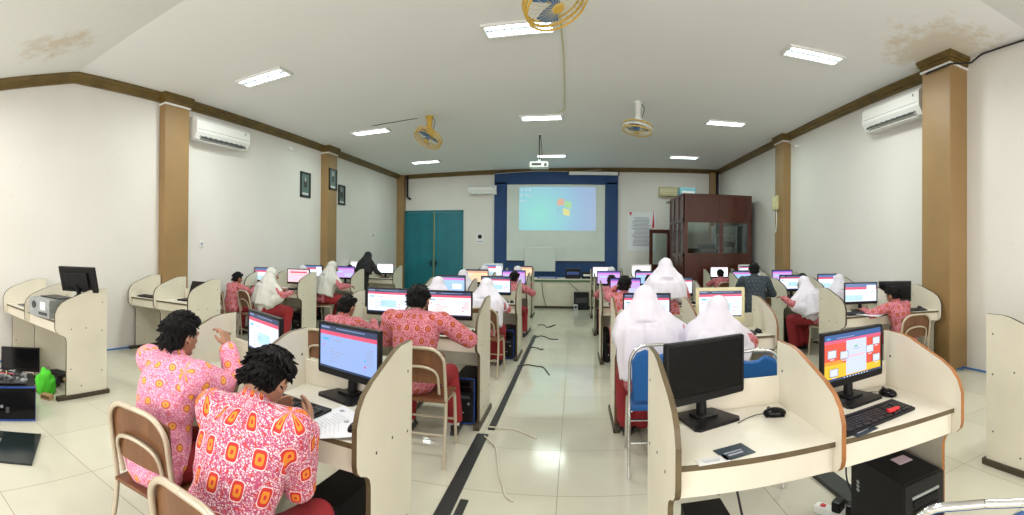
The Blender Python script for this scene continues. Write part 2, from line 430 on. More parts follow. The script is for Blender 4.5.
# assumed daylight: world light plus area fills added at the unseen windows
w = bpy.data.worlds.new('world'); bpy.context.scene.world = w; w.use_nodes = True
w.node_tree.nodes['Background'].inputs[0].default_value = (1.0, .93, .92, 1); w.node_tree.nodes['Background'].inputs[1].default_value = 4.2
for cx, wd in ((-3.3, 4.3), (2.1, 4.2)):
    ld = bpy.data.lights.new('window_fill', 'AREA'); ld.shape = 'RECTANGLE'; ld.size = wd; ld.size_y = 1.55; ld.energy = 95; ld.color = (1.0, .93, .91)
    lo = bpy.data.objects.new('window_fill', ld); C.objects.link(lo); lo.location = (cx, YB+.02, 1.68); lo.rotation_euler = (R(90), 0, 0)

# ------------------------------------------------------------------ fans
def fan(x, y, drop, tilt, label, colr, sc=1.0, yaw=0):
    z = CZ(x)
    r = thing('ceiling_fan', label, 'fan', (x, y, z), yaw, 'caged orbit fans on the ceiling')
    m = MB(); m.cone((0, 0, 0), (0, 0, -.03), .075, .075, colr); m.cone((0, 0, -.03), (0, 0, -drop*.55), .06, .048, colr)
    m.cone((0, 0, -drop*.55), (0, 0, -drop*.75), .048, .065, colr); m.ball((0, 0, -drop*.78), (.075, .075, .06), colr); m.build('mount', r)
    rot = Euler(tilt).to_matrix(); c = Vector((0, 0, -drop)); q = .2*sc
    def T(p): return c + rot @ Vector(p)
    m = MB(); m.cone(T((0, 0, .12)), T((0, 0, .0)), .06, .075, colr); m.build('motor', r)
    m = MB()
    for a in (0, 1):
        zz = -.10*a
        m.tube([T((q*math.cos(t), q*math.sin(t), zz)) for t in [2*math.pi*i/28 for i in range(28)]], .011, M_YELLOW, 6, True)
    m.tube([T((q*math.cos(t), q*math.sin(t), -.05)) for t in [2*math.pi*i/28 for i in range(28)]], .014, colr, 6, True)
    for i in range(30):
        t = 2*math.pi*i/30; ct, st = math.cos(t), math.sin(t)
        m.tube([T((.05*ct, .05*st, .02)), T((q*.7*ct, q*.7*st, .02)), T((q*ct, q*st, 0)), T((q*ct, q*st, -.10)), T((q*.7*ct, q*.7*st, -.125)), T((.05*ct, .05*st, -.13))], .0022, M_CREAMP, 4)
    m.build('cage', r)
    m = MB(); m.cone(T((0, 0, -.125)), T((0, 0, -.14)), .055, .045, M_YELLOW, 16); m.build('badge', r)
    m = MB()
    for i in range(3):
        a0 = i*2*math.pi/3
        top, bot = [], []
        pts = [(.03, -.3), (.09, -.55), (.165, -.5), (.178, 0.0), (.165, .45), (.09, .5), (.03, .3)]
        ring = [T((rr*sc*math.cos(a0+aa), rr*sc*math.sin(a0+aa), -.05+.03*aa)) for rr, aa in pts]
        ring2 = [p + rot @ Vector((0, 0, .004)) for p in ring]
        n = len(ring); m.add(ring+ring2, [tuple(range(n)), tuple(range(n, 2*n))[::-1]]+[(k, (k+1) % n, n+(k+1) % n, n+k) for k in range(n)], M_FANBLUE)
    m.cyl(T((0, 0, -.01)), T((0, 0, -.09)), .035, M_FANBLUE); m.build('blade_set', r)
    m = MB(); m.tube([(.05, 0, -.02), (.11, .0, -.1), (.09, .0, -.2), (.05, 0, -drop*.8)], .006, M_CABLE, 6, round_=.04); m.build('cord', r)
fan(-2.66, 8.1, .36, (R(-24), R(22), 0), 'cream caged ceiling fan tilted over the picture-frame side desks', M_YELLOW, 1.3)
fan(1.05, 7.75, .40, (R(-4), R(9), 0), 'white necked caged ceiling fan nearly level beyond the aisle centre', M_WHITE, 1.25)
fan(-.20, 3.86, .36, (R(-12), R(-22), 0), 'large caged ceiling fan with blue blades beside the nearest centre lamp', M_YELLOW, 1.35)

# ceiling cable conduit and cable lines
def cable(name, pts, r, m_, label, cat='cable', rd=.05, group=None):
    mb = MB(); mb.tube(pts, r, m_, 6, round_=rd); o = mb.build(name); return tag(o, label, cat, group)
cable('ceiling_cable', [(-.18, 4.6, CZ(-.2)-.008), (-.16, 6.0, CZ(-.2)-.008), (-.2, 8.2, CZ(-.2)-.008), (-.33, 8.35, CZ(-.2)-.008)], .010, M_CREAMP, 'thin cable clipped to the ceiling beyond the big fan')
cable('ceiling_cable', [(-2.9, 8.12, CZ(-3)-.006), (-3.9, 8.25, CZ(-4)-.006)], .006, M_DGREY, 'thin dark wire from the tilted fan across the ceiling')

# ------------------------------------------------------------------ air conditioners
def aircon(name, label, w, h, d, body, open_vent, loc, rz):
    r = thing(name, label, 'air conditioner', loc, rz, None)      # local: wall at y=0, front towards -y
    prof = [(0, 0), (0, h), (-d*.75, h), (-d, h*.82), (-d, h*.30), (-d*.72, 0)]
    m = MB(); m.prism(prof, -w/2, w/2, body, 'x'); m.build('case', r)
    for s in (-1, 1):
        m = MB(); m.prism([(a*1.0-.002*(a < 0), b) for a, b in prof], s*w/2, s*(w/2+.018), body, 'x'); m.build('end_cap', r)
    m = MB(); c = Vector((0, -d*.875, h*.135)); ang = math.atan2(h*.30, -(d*.28))
    m.box(c, (w*.86, .005, .125 if open_vent else .085), M_VENT, (R(-42) if open_vent else R(-42), 0, 0)); m.build('outlet', r)
    m = MB()
    if open_vent:
        m.box((0, -d*.76, -.012), (w*.88, .012, .05), body, (R(-62), 0, 0))
        for i in range(9): m.box((-w*.4+w*.1*i, -d*.9, h*.13), (.03, .02, .014), body, (R(-42), 0, 0))
    else: m.box((0, -d*.90, h*.15), (w*.86, .01, .07), body, (R(-42), 0, 0))
    m.build('flap', r)
    m = MB(); m.box((w*.42, -d-.001, h*.72), (.02, .003, .035), M_DGREY); m.box((0, -d-.001, h*.42), (w*.98, .002, .004), M_VENT); m.build('display', r)
    return r
aircon('air_conditioner', 'white air conditioner on the picture-frame wall beside the nearest column', 1.28, .36, .25, M_WHITE, True, (WL+.0, 5.76, 3.30), R(90))
aircon('air_conditioner', 'white air conditioner high on the wall beside the big ochre column', 1.32, .38, .26, M_WHITE, True, (WR, 5.42, 3.48), R(-90))
aircon('air_conditioner', 'small white air conditioner above and beside the teal doors', .86, .28, .2, M_WHITE, False, (-2.88, ZB, 3.22), 0)
aircon('air_conditioner', 'yellowed air conditioner on the back wall above the posters', 1.0, .30, .2, M_CREAMP, False, (3.12, ZB, 3.20), 0)

# ------------------------------------------------------------------ teal double door
m = MB(); 
XA, XM, XB, HD = -5.42, -4.48, -3.58, 2.68
for x in (XA-.03, XB+.03): m.box((x, ZB-.02, HD/2+.03), (.06, .08, HD+.06), M_TEAL)
m.box(((XA+XB)/2, ZB-.02, HD+.045), (XB-XA+.12, .08, .06), M_TEAL); struct(m, 'trim_5')
def leaf(xa, xb, ang, hinge, nm, hside):
    W = xb-xa; r = bpy.data.objects.new(nm, None); C.objects.link(r); r['kind'] = 'structure'
    r.location = ((xa if hinge < 0 else xb), ZB-.05, 0); r.rotation_euler = (0, 0, ang); s = 1 if hinge < 0 else -1
    m = MB(); m.box((s*W/2, 0, HD/2), (W, .045, HD), M_TEAL)
    for (zc, hh) in ((.55, .75), (1.3, .5), (1.95, .45), (2.42, .3)):
        for sx in (-1, 1):
            cx = s*W/2+sx*W*.235
            for (ox, oz, ww, hz) in ((0, hh/2, W*.36, .02), (0, -hh/2, W*.36, .02), (-W*.18, 0, .02, hh), (W*.18, 0, .02, hh)):
                m.box((cx+ox, -.028, zc+oz), (ww, .014, hz), M_TEAL)
    m.build('door_panel', r)
    m = MB(); m.box((s*(W-.06), -.04, 1.05), (.04, .015, .2), M_BLK); m.cyl((s*(W-.06), -.04, 1.08), (s*(W-.06), -.09, 1.08), .012, M_BLK); m.cyl((s*(W-.06), -.09, 1.08), (s*(W-.16), -.09, 1.08), .01, M_BLK); m.build('door_handle', r)
leaf(XA, XM-.015, R(-1), -1, 'door_1', 1); leaf(XM+.03, XB, R(2), 1, 'door_2', -1)
m = MB(); m.box((XM+.01, ZB-.03, HD/2), (.045, .03, HD), mat('yellow_door_strip', (.55, .48, .10), .5)); struct(m, 'trim_6')

# ------------------------------------------------------------------ navy board with the projection screen, whiteboard
SX0, SX1 = -2.51, 1.31
r = thing('projection_board', 'navy painted board framing the white projection screen', 'board', ((SX0+SX1)/2, ZB, 0))
m = MB(); cx = 0; W = SX1-SX0
m.box((0, -.03, 2.26), (W, .06, 3.32), M_BLUEW); m.build('backing', r)
m = MB(); 
for s in (-1, 1): m.box((s*(W/2-.19), -.075, 2.1), (.38, .03, 3.0), M_BLUEW)
m.box((0, -.075, 3.73), (W, .03, .36), M_BLUEW); m.build('frame', r)
r = thing('projection_screen', 'white projection screen showing a blue computer desktop', 'screen', (-.60, ZB-.07, 0))
m = MB(); m.box((0, -.01, 2.35), (3.02, .012, 2.35), M_SCRW); m.build('fabric', r)
m = MB(); m.box((0, -.01, 1.16), (3.04, .03, .035), M_BLK); m.build('bottom_bar', r)
# projected picture (lit by the projector: it gives off the light)
k = NB('projected_desktop', .8); P = k.coord(); x, y, z = k.sep(P)[0:3]
g = k.ramp(k.math('SQRT', k.math('ADD', k.math('POWER', k.math('ADD', x, .55), 2.0), k.math('POWER', k.math('SUBTRACT', z, 2.6), 2.0))), 0.1, 1.5)
colr = k.mix(g, (.22, .78, .70), (.24, .48, .80))
colr = k.mix(k.math('MULTIPLY', k.ramp(x, .3, 1.2), .6), colr, (.36, .45, .66))
k.put(k.b.inputs['Emission Color'], colr); k.b.inputs['Emission Strength'].default_value = .72; k.put(k.b.inputs['Base Color'], (.25, .25, .25))
m = MB(); m.box((.05, -.018, 2.78), (2.36, .004, 1.34), k.m)
for i, (a, b) in enumerate([(-1.06, 3.36), (-.93, 3.36), (-.80, 3.36), (-1.06, 3.19), (-.93, 3.19), (-.80, 3.19), (-1.06, 3.02), (-.95, 3.02)]):
    m.box((a, -.0215, b), (.07, .003, .06), emi('icon', (.55, .8, .85), .75))
fc = [(.8, .45, .30), (.42, .75, .35), (.30, .65, .75), (.80, .80, .30)]
for i, (sx, sz) in enumerate(((0, 1), (1, 1), (0, 0), (1, 0))):
    pts = []
    for a, b in ((0, 0), (.5, .03), (1, 0), (1, 1), (.5, 1.03), (0, 1)):
        X = .02+(sx*.225+a*.2); Z = 2.62+(sz*.235+b*.2)+.035*math.sin((sx+a)*2.4)-.10*sx*.4; pts.append((X-.05*(1-sz)+.03, Z))
    m.prism(pts, -.0225, -.0205, emi('flag%d' % i, fc[i], .8), 'y')
m.build('projected_picture', r)
r = thing('whiteboard', 'small whiteboard leaning below the projected picture', 'whiteboard', (-1.07, ZB-.14, 0))
m = MB(); m.box((0, 0, 1.22), (.92, .02, .72), M_SCRW); m.build('board', r)
m = MB()
for dx, dz, ww, hh in ((0, .36, .94, .015), (0, -.36, .94, .015), (-.465, 0, .015, .73), (.465, 0, .015, .73)): m.box((dx, -.004, 1.22+dz), (ww, .03, hh), M_SILVER)
m.build('frame', r)
r = thing('screen_roller', 'white roller tube case lying on top of the navy board', 'screen case', (.55, ZB-.15, 0))
m = MB(); m.box((0, 0, 3.86), (1.5, .1, .10), M_WHITE, bev=.02); m.build('case', r)
for s in (-1, 1):
    m = MB(); m.box((s*.76, 0, 3.86), (.03, .11, .11), M_DGREY); m.build('end_cap', r)
# projector on its ceiling pole
r = thing('projector', 'white projector hanging from the ceiling on a thin pole', 'projector', (-.78, 9.9, 0))
m = MB(); m.box((0, 0, 3.34), (.40, .30, .12), M_WHITE, bev=.02); m.build('case', r)
m = MB(); m.cyl((.08, .15, 3.34), (.08, .19, 3.34), .04, M_BLK); m.build('lens', r)
m = MB(); m.box((-.05, -.152, 3.34), (.2, .004, .05), M_DGREY); m.box((.14, -.152, 3.33), (.05, .004, .06), M_DGREY); m.build('rear_ports', r)
m = MB(); m.cyl((0, 0, 3.4), (0, 0, CZ(-.8)), .014, M_DGREY, 8); m.cyl((0, 0, CZ(-.8)-.02), (0, 0, CZ(-.8)), .06, M_WHITE); m.cyl((-.03, .0, 3.42), (.03, .0, 3.42), .05, M_WHITE)
m.build('pole', r)
m = MB(); m.tube([(.02, .02, 3.4), (.06, .03, 3.6), (.04, .02, 3.8), (.02, .0, CZ(-.8)-.01)], .008, M_CABLE, 6, round_=.1); m.build('cord', r)
cable('screen_cable', [(-2.5, ZB-.12, 3.86), (-1.2, ZB-.16, 3.93), (0, ZB-.16, 3.90), (.8, ZB-.14, 3.98)], .008, M_CABLEW, 'cream cable sagging along the top of the navy board', rd=.3)

# ------------------------------------------------------------------ notices and boxes on walls
def wallflat(name, label, cat, x, z, w_, h_, y=None, paper=M_PAPER, lines=8):
    r = thing(name, label, cat, (x, (ZB if y is None else y)-.004, z))
    m = MB(); m.box((0, 0, 0), (w_, .006, h_), paper); m.build('sheet', r)
    m = MB()
    for i in range(lines): m.box((rnd.uniform(-.02, .02), -.004, h_*.36-i*h_*.72/max(1, lines-1)), (w_*rnd.uniform(.5, .75), .003, h_*.018), M_INK)
    m.build('print', r); return r
r = wallflat('poster', 'pale rules poster with red corner mark beside the wooden office', 'poster', 2.06, 2.10, .88, 1.2, lines=22)
m = MB(); m.prism([(-.40, .60), (-.30, .60), (-.34, .48)], -.006, -.003, M_RED, 'y'); m.build('red_mark', r); m = MB(); m.prism([(.33, .12), (.40, .12), (.38, .66)], -.03, -.004, M_RED, 'y'); m.build('red_ribbon', r)
r = wallflat('notice', 'small picture notice on the back wall beside the teal doors', 'notice', -2.98, 1.86, .24, .30, lines=0)
m = MB(); m.cyl((0, -.003, .05), (0, -.008, .05), .07, M_BLK, 14); m.box((0, -.006, -.1), (.18, .003, .03), M_INK); m.build('emblem', r)
for (y, z, w_, h_, lab) in ((8.62, 2.93, .40, .56, 'black picture frame on the wall before the far ochre column'), (10.3, 2.87, .34, .5, 'black picture frame on the wall just beyond the ochre column'), (9.50, 3.15, .36, .50, 'black picture frame hanging on the ochre column')):
    x = WL + (.20 if 9.4 < y < 9.7 else 0)
    r = thing('picture_frame', lab, 'picture frame', (x, y, z), R(90), 'framed portraits on the side wall')
    m = MB()
    for dx, dz, ww, hh in ((0, h_/2-.02, w_, .04), (0, -h_/2+.02, w_, .04), (-w_/2+.02, 0, .04, h_), (w_/2-.02, 0, .04, h_)): m.box((dx, -.015, dz), (ww, .03, hh), M_BLKFRAME)
    m.build('frame', r)
    m = MB(); m.box((0, -.006, 0), (w_-.06, .012, h_-.06), mat('print_green_grey', (.10, .16, .14), .4)); m.box((0, -.0135, .05), (.12, .003, .22), mat('print_dark', (.03, .03, .03), .4)); m.ball((0, -.014, .12), (.045, .004, .055), M_INK)
    m.box((0, -.0135, -h_*.36), (w_*.6, .003, .05), mat('print_white', (.6, .62, .6), .4)); m.build('print', r)
for (y, z, lab) in ((9.75, 1.85, 'upper small grey switch plate on the wall by the far desks'), ):
    r = thing('wall_switch', lab, 'switch', (WL, 12.2, 1.9), R(90)); m = MB(); m.box((0, -.01, 0), (.09, .02, .09), M_WHITE); m.build('plate', r); m = MB(); m.box((0, -.023, 0), (.03, .01, .05), M_DGREY); m.build('rocker', r)
r = thing('wall_socket', 'small grey socket on the picture-frame wall under the air conditioner', 'socket', (WL, 5.45, 1.58), R(90)); m = MB(); m.box((0, -.01, 0), (.10, .02, .10), M_WHITE, bev=.004); m.build('plate', r); m = MB(); m.cyl((0, -.02, 0), (0, -.023, 0), .03, M_INK); m.build('outlet', r)
r = thing('timer_box', 'yellowish control box mounted on the far ochre column', 'control box', (WR-.19, 9.52, 2.62), R(-90))
m = MB(); m.box((0, -.03, 0), (.26, .06, .32), M_CREAMP, bev=.012); m.build('case', r)
m = MB(); m.box((0, -.062, .02), (.14, .004, .18), mat('cream_dial', (.72, .68, .42), .5)); m.cyl((0, -.062, 0), (0, -.072, 0), .03, M_CREAMP); m.build('dial', r)
cable('timer_cable', [(WR-.20, 9.5, 2.45), (WR-.20, 9.48, 2.2), (WR-.20, 9.53, 1.95)], .012, M_WHITE, 'white cord hanging below the yellowish control box')
cable('ceiling_wire', [(WR-.16, 4.7, CZ(WR)-.17), (WR-.35, 4.5, CZ(WR)-.19), (WR-.36, 4.03, CZ(WR)-.19), (WR-.03, 3.98, CZ(WR)-.10), (WR-.03, 3.8, CZ(WR)-.03), (WR-.03, 3.0, CZ(WR)-.03), (WR-.03, 1.5, CZ(WR, 1.5)-.03)], .012, M_CABLE, 'dark wire following the ceiling edge past the big column')
cable('lamp_wire', [(WR-.05, 9.3, CZ(WR)-.16), (WR-.05, 8.9, CZ(WR)-.28), (WR-.05, 8.5, CZ(WR)-.16)], .007, M_WHITE, 'thin white wire looped below the cornice by the control box')
r = thing('socket_bulb', 'small white sensor under the cornice beside the first picture frame', 'sensor', (WL, 8.0, CZ(WL)-.27), R(90)); m = MB(); m.cyl((0, 0, 0), (0, -.04, 0), .05, M_WHITE); m.ball((0, -.07, -.02), .045, M_WHITE); m.build('sensor_head', r)
r = thing('wall_sensor', 'small white sensor under the cornice beyond the wall of the control box', 'sensor', (WR, 8.75, CZ(WR)-.32), R(-90)); m = MB(); m.cyl((0, 0, 0), (0, -.04, 0), .05, M_WHITE); m.ball((0, -.07, -.02), .045, M_WHITE); m.build('sensor_head', r)
m = MB(); m.cyl((4.50, ZB-.08, 0), (4.50, ZB-.08, 4.05), .04, M_BLK); tag(m.build('drain_pipe'), 'black vertical pipe in the back corner behind the wooden office', 'pipe')
m = MB(); m.cyl((WL+.33, ZB-.1, 3.2), (WL+.33, ZB-.1, 3.9), .035, M_BLK); m.cyl((WL+.33, ZB-.1, 3.2), (WL+.45, ZB-.1, 3.12), .03, M_BLK); tag(m.build('speaker_bracket'), 'black bracket pipe high in the corner above the teal doors', 'bracket')

# ------------------------------------------------------------------ wooden office with glazing
OX0, OX1, OY0, OY1, OH = 2.66, 4.40, 11.05, 13.4, 2.80
r = thing('wooden_office', 'dark red wooden office with glazed walls in the back corner', 'office booth', (OX0, OY0, 0))
r.scale = (1, 1, 1.045); W, D = OX1-OX0, OY1-OY0
def pane_wall(horizontal, length, at, nm, posts):
    m = MB()
    def bx(a, z, la, lz, t=.06, mm=M_DWOOD):
        if horizontal: m.box((a, at, z), (la, t, lz), mm)
        else: m.box((at, a, z), (t, la, lz), mm)
    bx(length/2, .67, length, 1.34, .04); bx(length/2, 2.47, length, .62, .04)
    bx(length/2, 1.36, length, .08, .08); bx(length/2, 2.17, length, .07, .08); bx(length/2, 2.79, length, .04, .09)
    for p in posts: bx(p, 1.4, .08, 2.8, .085)
    m.build(nm, r)
    for a, b in zip(posts, posts[1:]):
        g = MB()
        if horizontal: g.box(((a+b)/2, at, 1.77), (b-a-.08, .008, .76), M_GLASS)
        else: g.box((at, (a+b)/2, 1.77), (.008, b-a-.08, .76), M_GLASS)
        g.build('window_pane', r)
pane_wall(True, W, 0, 'front_wall', [.04, W*.54, W-.04])
pane_wall(False, D*.68, 0, 'side_wall', [.04, D*.22, D*.45, D*.66])
pane_wall(False, D, W, 'far_wall', [.04, D*.5, D-.04])
m = MB(); m.box((W/2, D/2, 2.80), (W, D, .03), M_DWOOD); m.build('roof', r)
d = MB()
DW = .62
for sx in (.04, DW-.04): d.box((sx, 0, 1.0), (.09, .04, 2.0), M_DWOOD)
d.box((DW/2, 0, .5), (DW, .035, 1.0), M_DWOOD); d.box((DW/2, 0, 1.96), (DW, .04, .1), M_DWOOD); d.box((DW/2, 0, 1.04), (DW, .04, .1), M_DWOOD)
do = d.build('door', r); do.location = (-.02, D*.70, 0); do.rotation_euler = (0, 0, R(195))
g = MB(); g.box((DW/2, 0, 1.5), (DW-.16, .008, .84), M_GLASS); go = g.build('pane', do)
# boxes inside and on top
def simple(name, label, cat, loc, dims, mm, bev=.01, rz=0, extra=None):
    r_ = thing(name, label, cat, loc, rz); m_ = MB(); m_.box((0, 0, dims[2]/2), dims, mm, bev=bev); m_.build('case', r_)
    if extra: extra(r_)
    return r_
def lidtape(col_, dims):
    def f(r_):
        m_ = MB(); m_.box((0, -dims[1]/2-.002, dims[2]*.55), (dims[0]*.8, .003, dims[2]*.3), col_); m_.build('label_patch', r_)
    return f
M_BOXB = mat('pale_blue_card', (.18, .42, .50), .7)
simple('cardboard_box', 'pale blue box on top of the wooden office', 'box', (3.1, 12.6, 2.95), (.45, .35, .32), M_BOXB, extra=lidtape(M_WHITE, (.45, .35, .32)))
m = MB(); m.box((3.3, 11.75, .70), (1.0, .5, 1.4), M_DWOOD); tag(m.build('office_counter'), 'low wooden counter inside the glazed office', 'counter')
simple('equipment_box', 'pale blue box behind the office glass', 'box', (3.42, 11.7, 1.4), (.42, .3, .30), M_BOXB, extra=lidtape(M_WHITE, (.42, .3, .3)))
simple('equipment_box', 'dark equipment box beside the pale blue box behind glass', 'box', (2.98, 11.7, 1.4), (.38, .3, .18), M_BLKM, extra=lidtape(M_INK, (.38, .3, .18)))
r2 = thing('storage_shelf', 'grey shelf with glass behind the second office window', 'shelf', (4.0, 12.0, 0))
m = MB()
for z in (1.3, 1.6, 1.95): m.box((0, 0, z), (.6, .35, .03), M_SILVER)
for sx in (-1, 1): m.box((sx*.29, 0, 1.1), (.03, .35, 2.2), M_SILVER)
m.build('frame', r2); m = MB(); m.box((-.05, 0, 1.4), (.4, .25, .16), M_BOXB); m.box((.05, 0, 1.7), (.35, .25, .14), mat('grey_green', (.15, .25, .24), .6)); m.build('contents', r2)

# ------------------------------------------------------------------ computer booths
HP, HW, DEP = 1.09, .78, .60
PROFILE = [(0, 0), (0, HP), (-.15, HP), (-.22, HP-.012), (-.46, 1.0), (-.53, .965), (-.575, .92), (-.60, .86), (-.60, .72), (-.592, .69), (-.565, .665), (-.51, .64), (-.485, .62), (-.472, .59), (-.47, .55), (-.47, 0)]
def booth_row(label, P, edge, yaw=0.0):
    X0, Y0 = P[0]
    r = thing('computer_booth', label, 'computer booth', (X0, Y0, 0), 0, 'rows of partitioned computer booths')
    for pi, (x, y) in enumerate(P):
        m = MB(); T = .022; ei = edge[pi] if isinstance(edge, list) else edge
        ed = {i: ei for i in range(1, len(PROFILE)-1)}; ed[0] = M_EDGED
        pr = PROFILE[:12] + [(-.48, .625), (0, .625)] if pi == 1 and label.endswith('nearest row of the wooden-office block') else PROFILE
        if pr is not PROFILE: ed = {i: ei for i in range(1, 12)}
        m.prism([(a, b if pr is PROFILE or b > 0 else .625) for a, b in pr], -T/2, T/2, M_LAM, 'x', edges=ed)
        for a, b in ((-.06, .95), (-.06, .66), (-.25, .70), (-.42, .70), (-.06, .25), (-.30, .12), (-.42, .30))[:(4 if pr is not PROFILE else 7)]:
            m.cyl((-T/2-.0015, a, b), (T/2+.0015, a, b), .007, M_HOLE, 8)
        pn = m.build('side_panel', r, (x-X0, y-Y0, 0))
        if pr is PROFILE: m = MB(); m.box((0, -.27, .022), (.055, .60, .044), M_EDGED, bev=.006); m.build('foot_rail', pn)
    for (xa, ya), (xb, yb) in zip(P, P[1:]):
        if xa > xb: (xa, ya), (xb, yb) = (xb, yb), (xa, ya)
        t = .011; xa += t; xb -= t
        def quad(y0, y1): return [(xa-X0, ya+y0-Y0), (xb-X0, yb+y0-Y0), (xb-X0, yb+y1-Y0), (xa-X0, ya+y1-Y0)]
        m = MB(); m.prism(quad(-.555, -.025), HW-.022, HW, M_LAMG, 'z', edges={0: M_EDGE, 1: M_LAMG, 2: M_LAMG, 3: M_LAMG}); m.build('worktop', r)
        m = MB(); m.prism(quad(-.535, -.518), HW-.125, HW-.026, M_LAM, 'z'); m.build('apron', r)
        m = MB(); m.prism(quad(-.022, -.004), .42, .915, M_LAM, 'z', me=M_LAM); m.build('back_panel', r)
    return r
ROWN = ['nearest', 'second', 'third', 'fourth', 'farthest']
BLK = {'LM': 'teal-door block', 'LW': 'picture-frame wall block', 'RM': 'wooden-office block', 'RW': 'control-box wall block'}
PAN = {
 ('LM', 0): [(-.80, 2.16), (-1.44, 2.2), (-2.15, 2.38)], ('LM', 1): [(-.82, 4.40), (-1.50, 4.42), (-2.18, 4.45)],
 ('LM', 2): [(-.80, 6.85), (-1.48, 6.87), (-2.16, 6.90)], ('LM', 3): [(-.86, 8.8), (-1.52, 8.8), (-2.18, 8.8)], ('LM', 4): [(-.97, 10.9), (-1.6, 10.9), (-2.24, 10.9)],
 ('RM', 0): [(.36, 2.16), (1.01, 2.13), (1.67, 2.10)], ('RM', 1): [(.36, 4.45), (1.05, 4.40), (1.77, 4.36)],
 ('RM', 2): [(.37, 6.75), (1.06, 6.75), (1.76, 6.75)], ('RM', 3): [(.37, 8.8), (1.06, 8.8), (1.76, 8.8)], ('RM', 4): [(.38, 10.9), (1.08, 10.9), (1.78, 10.9)],
 ('LW', 0): [(-4.10, 2.56), (-4.88, 2.55), (-5.62, 2.55)], ('LW', 1): [(-4.44, 4.6), (-5.10, 4.55), (-5.64, 4.5)],
 ('LW', 2): [(-4.45, 7.1), (-5.08, 7.1), (-5.64, 7.1)], ('LW', 3): [(-4.30, 8.75), (-5.0, 8.75), (-5.64, 8.75)], ('LW', 4): [(-4.30, 10.95), (-5.0, 10.95), (-5.64, 10.95)],
 ('RW', 0): [(2.63, 2.12), (3.4, 2.12), (4.2, 2.12)], ('RW', 1): [(2.93, 5.0), (3.62, 4.92), (4.22, 4.75)],
 ('RW', 2): [(3.18, 7.0), (3.86, 7.0), (4.5, 7.0)], ('RW', 3): [(3.05, 8.75), (3.75, 8.75), (4.45, 8.75)], ('RW', 4): [(3.08, 10.75), (3.78, 10.75), (4.46, 10.75)],
}
def cell(b, r, c):
    (xa, ya), (xb, yb) = PAN[(b, r)][c:c+2]
    return (xa+xb)/2, (ya+yb)/2, math.atan2(yb-ya, xb-xa) if xb > xa else math.atan2(ya-yb, xa-xb)
def place(b, r, c): return '%s row, %s booth, %s' % (ROWN[r], ('aisle' if b in ('LM', 'RM') else 'gangway', 'outer' if b in ('LM', 'RM') else 'wall')[c], BLK[b])
for (b, r), P in PAN.items():
    booth_row('cream two-seat booth with %s edge bands, %s row of the %s' % (('orange-brown' if (b, r) == ('RM', 0) else 'dark'), ROWN[r], BLK[b]), P,
              {('RM', 0): [M_EDGE, M_EDGEO, M_EDGEO], ('RM', 1): M_EDGEB}.get((b, r), M_EDGE if b in ('LM', 'RM') else M_EDGED))

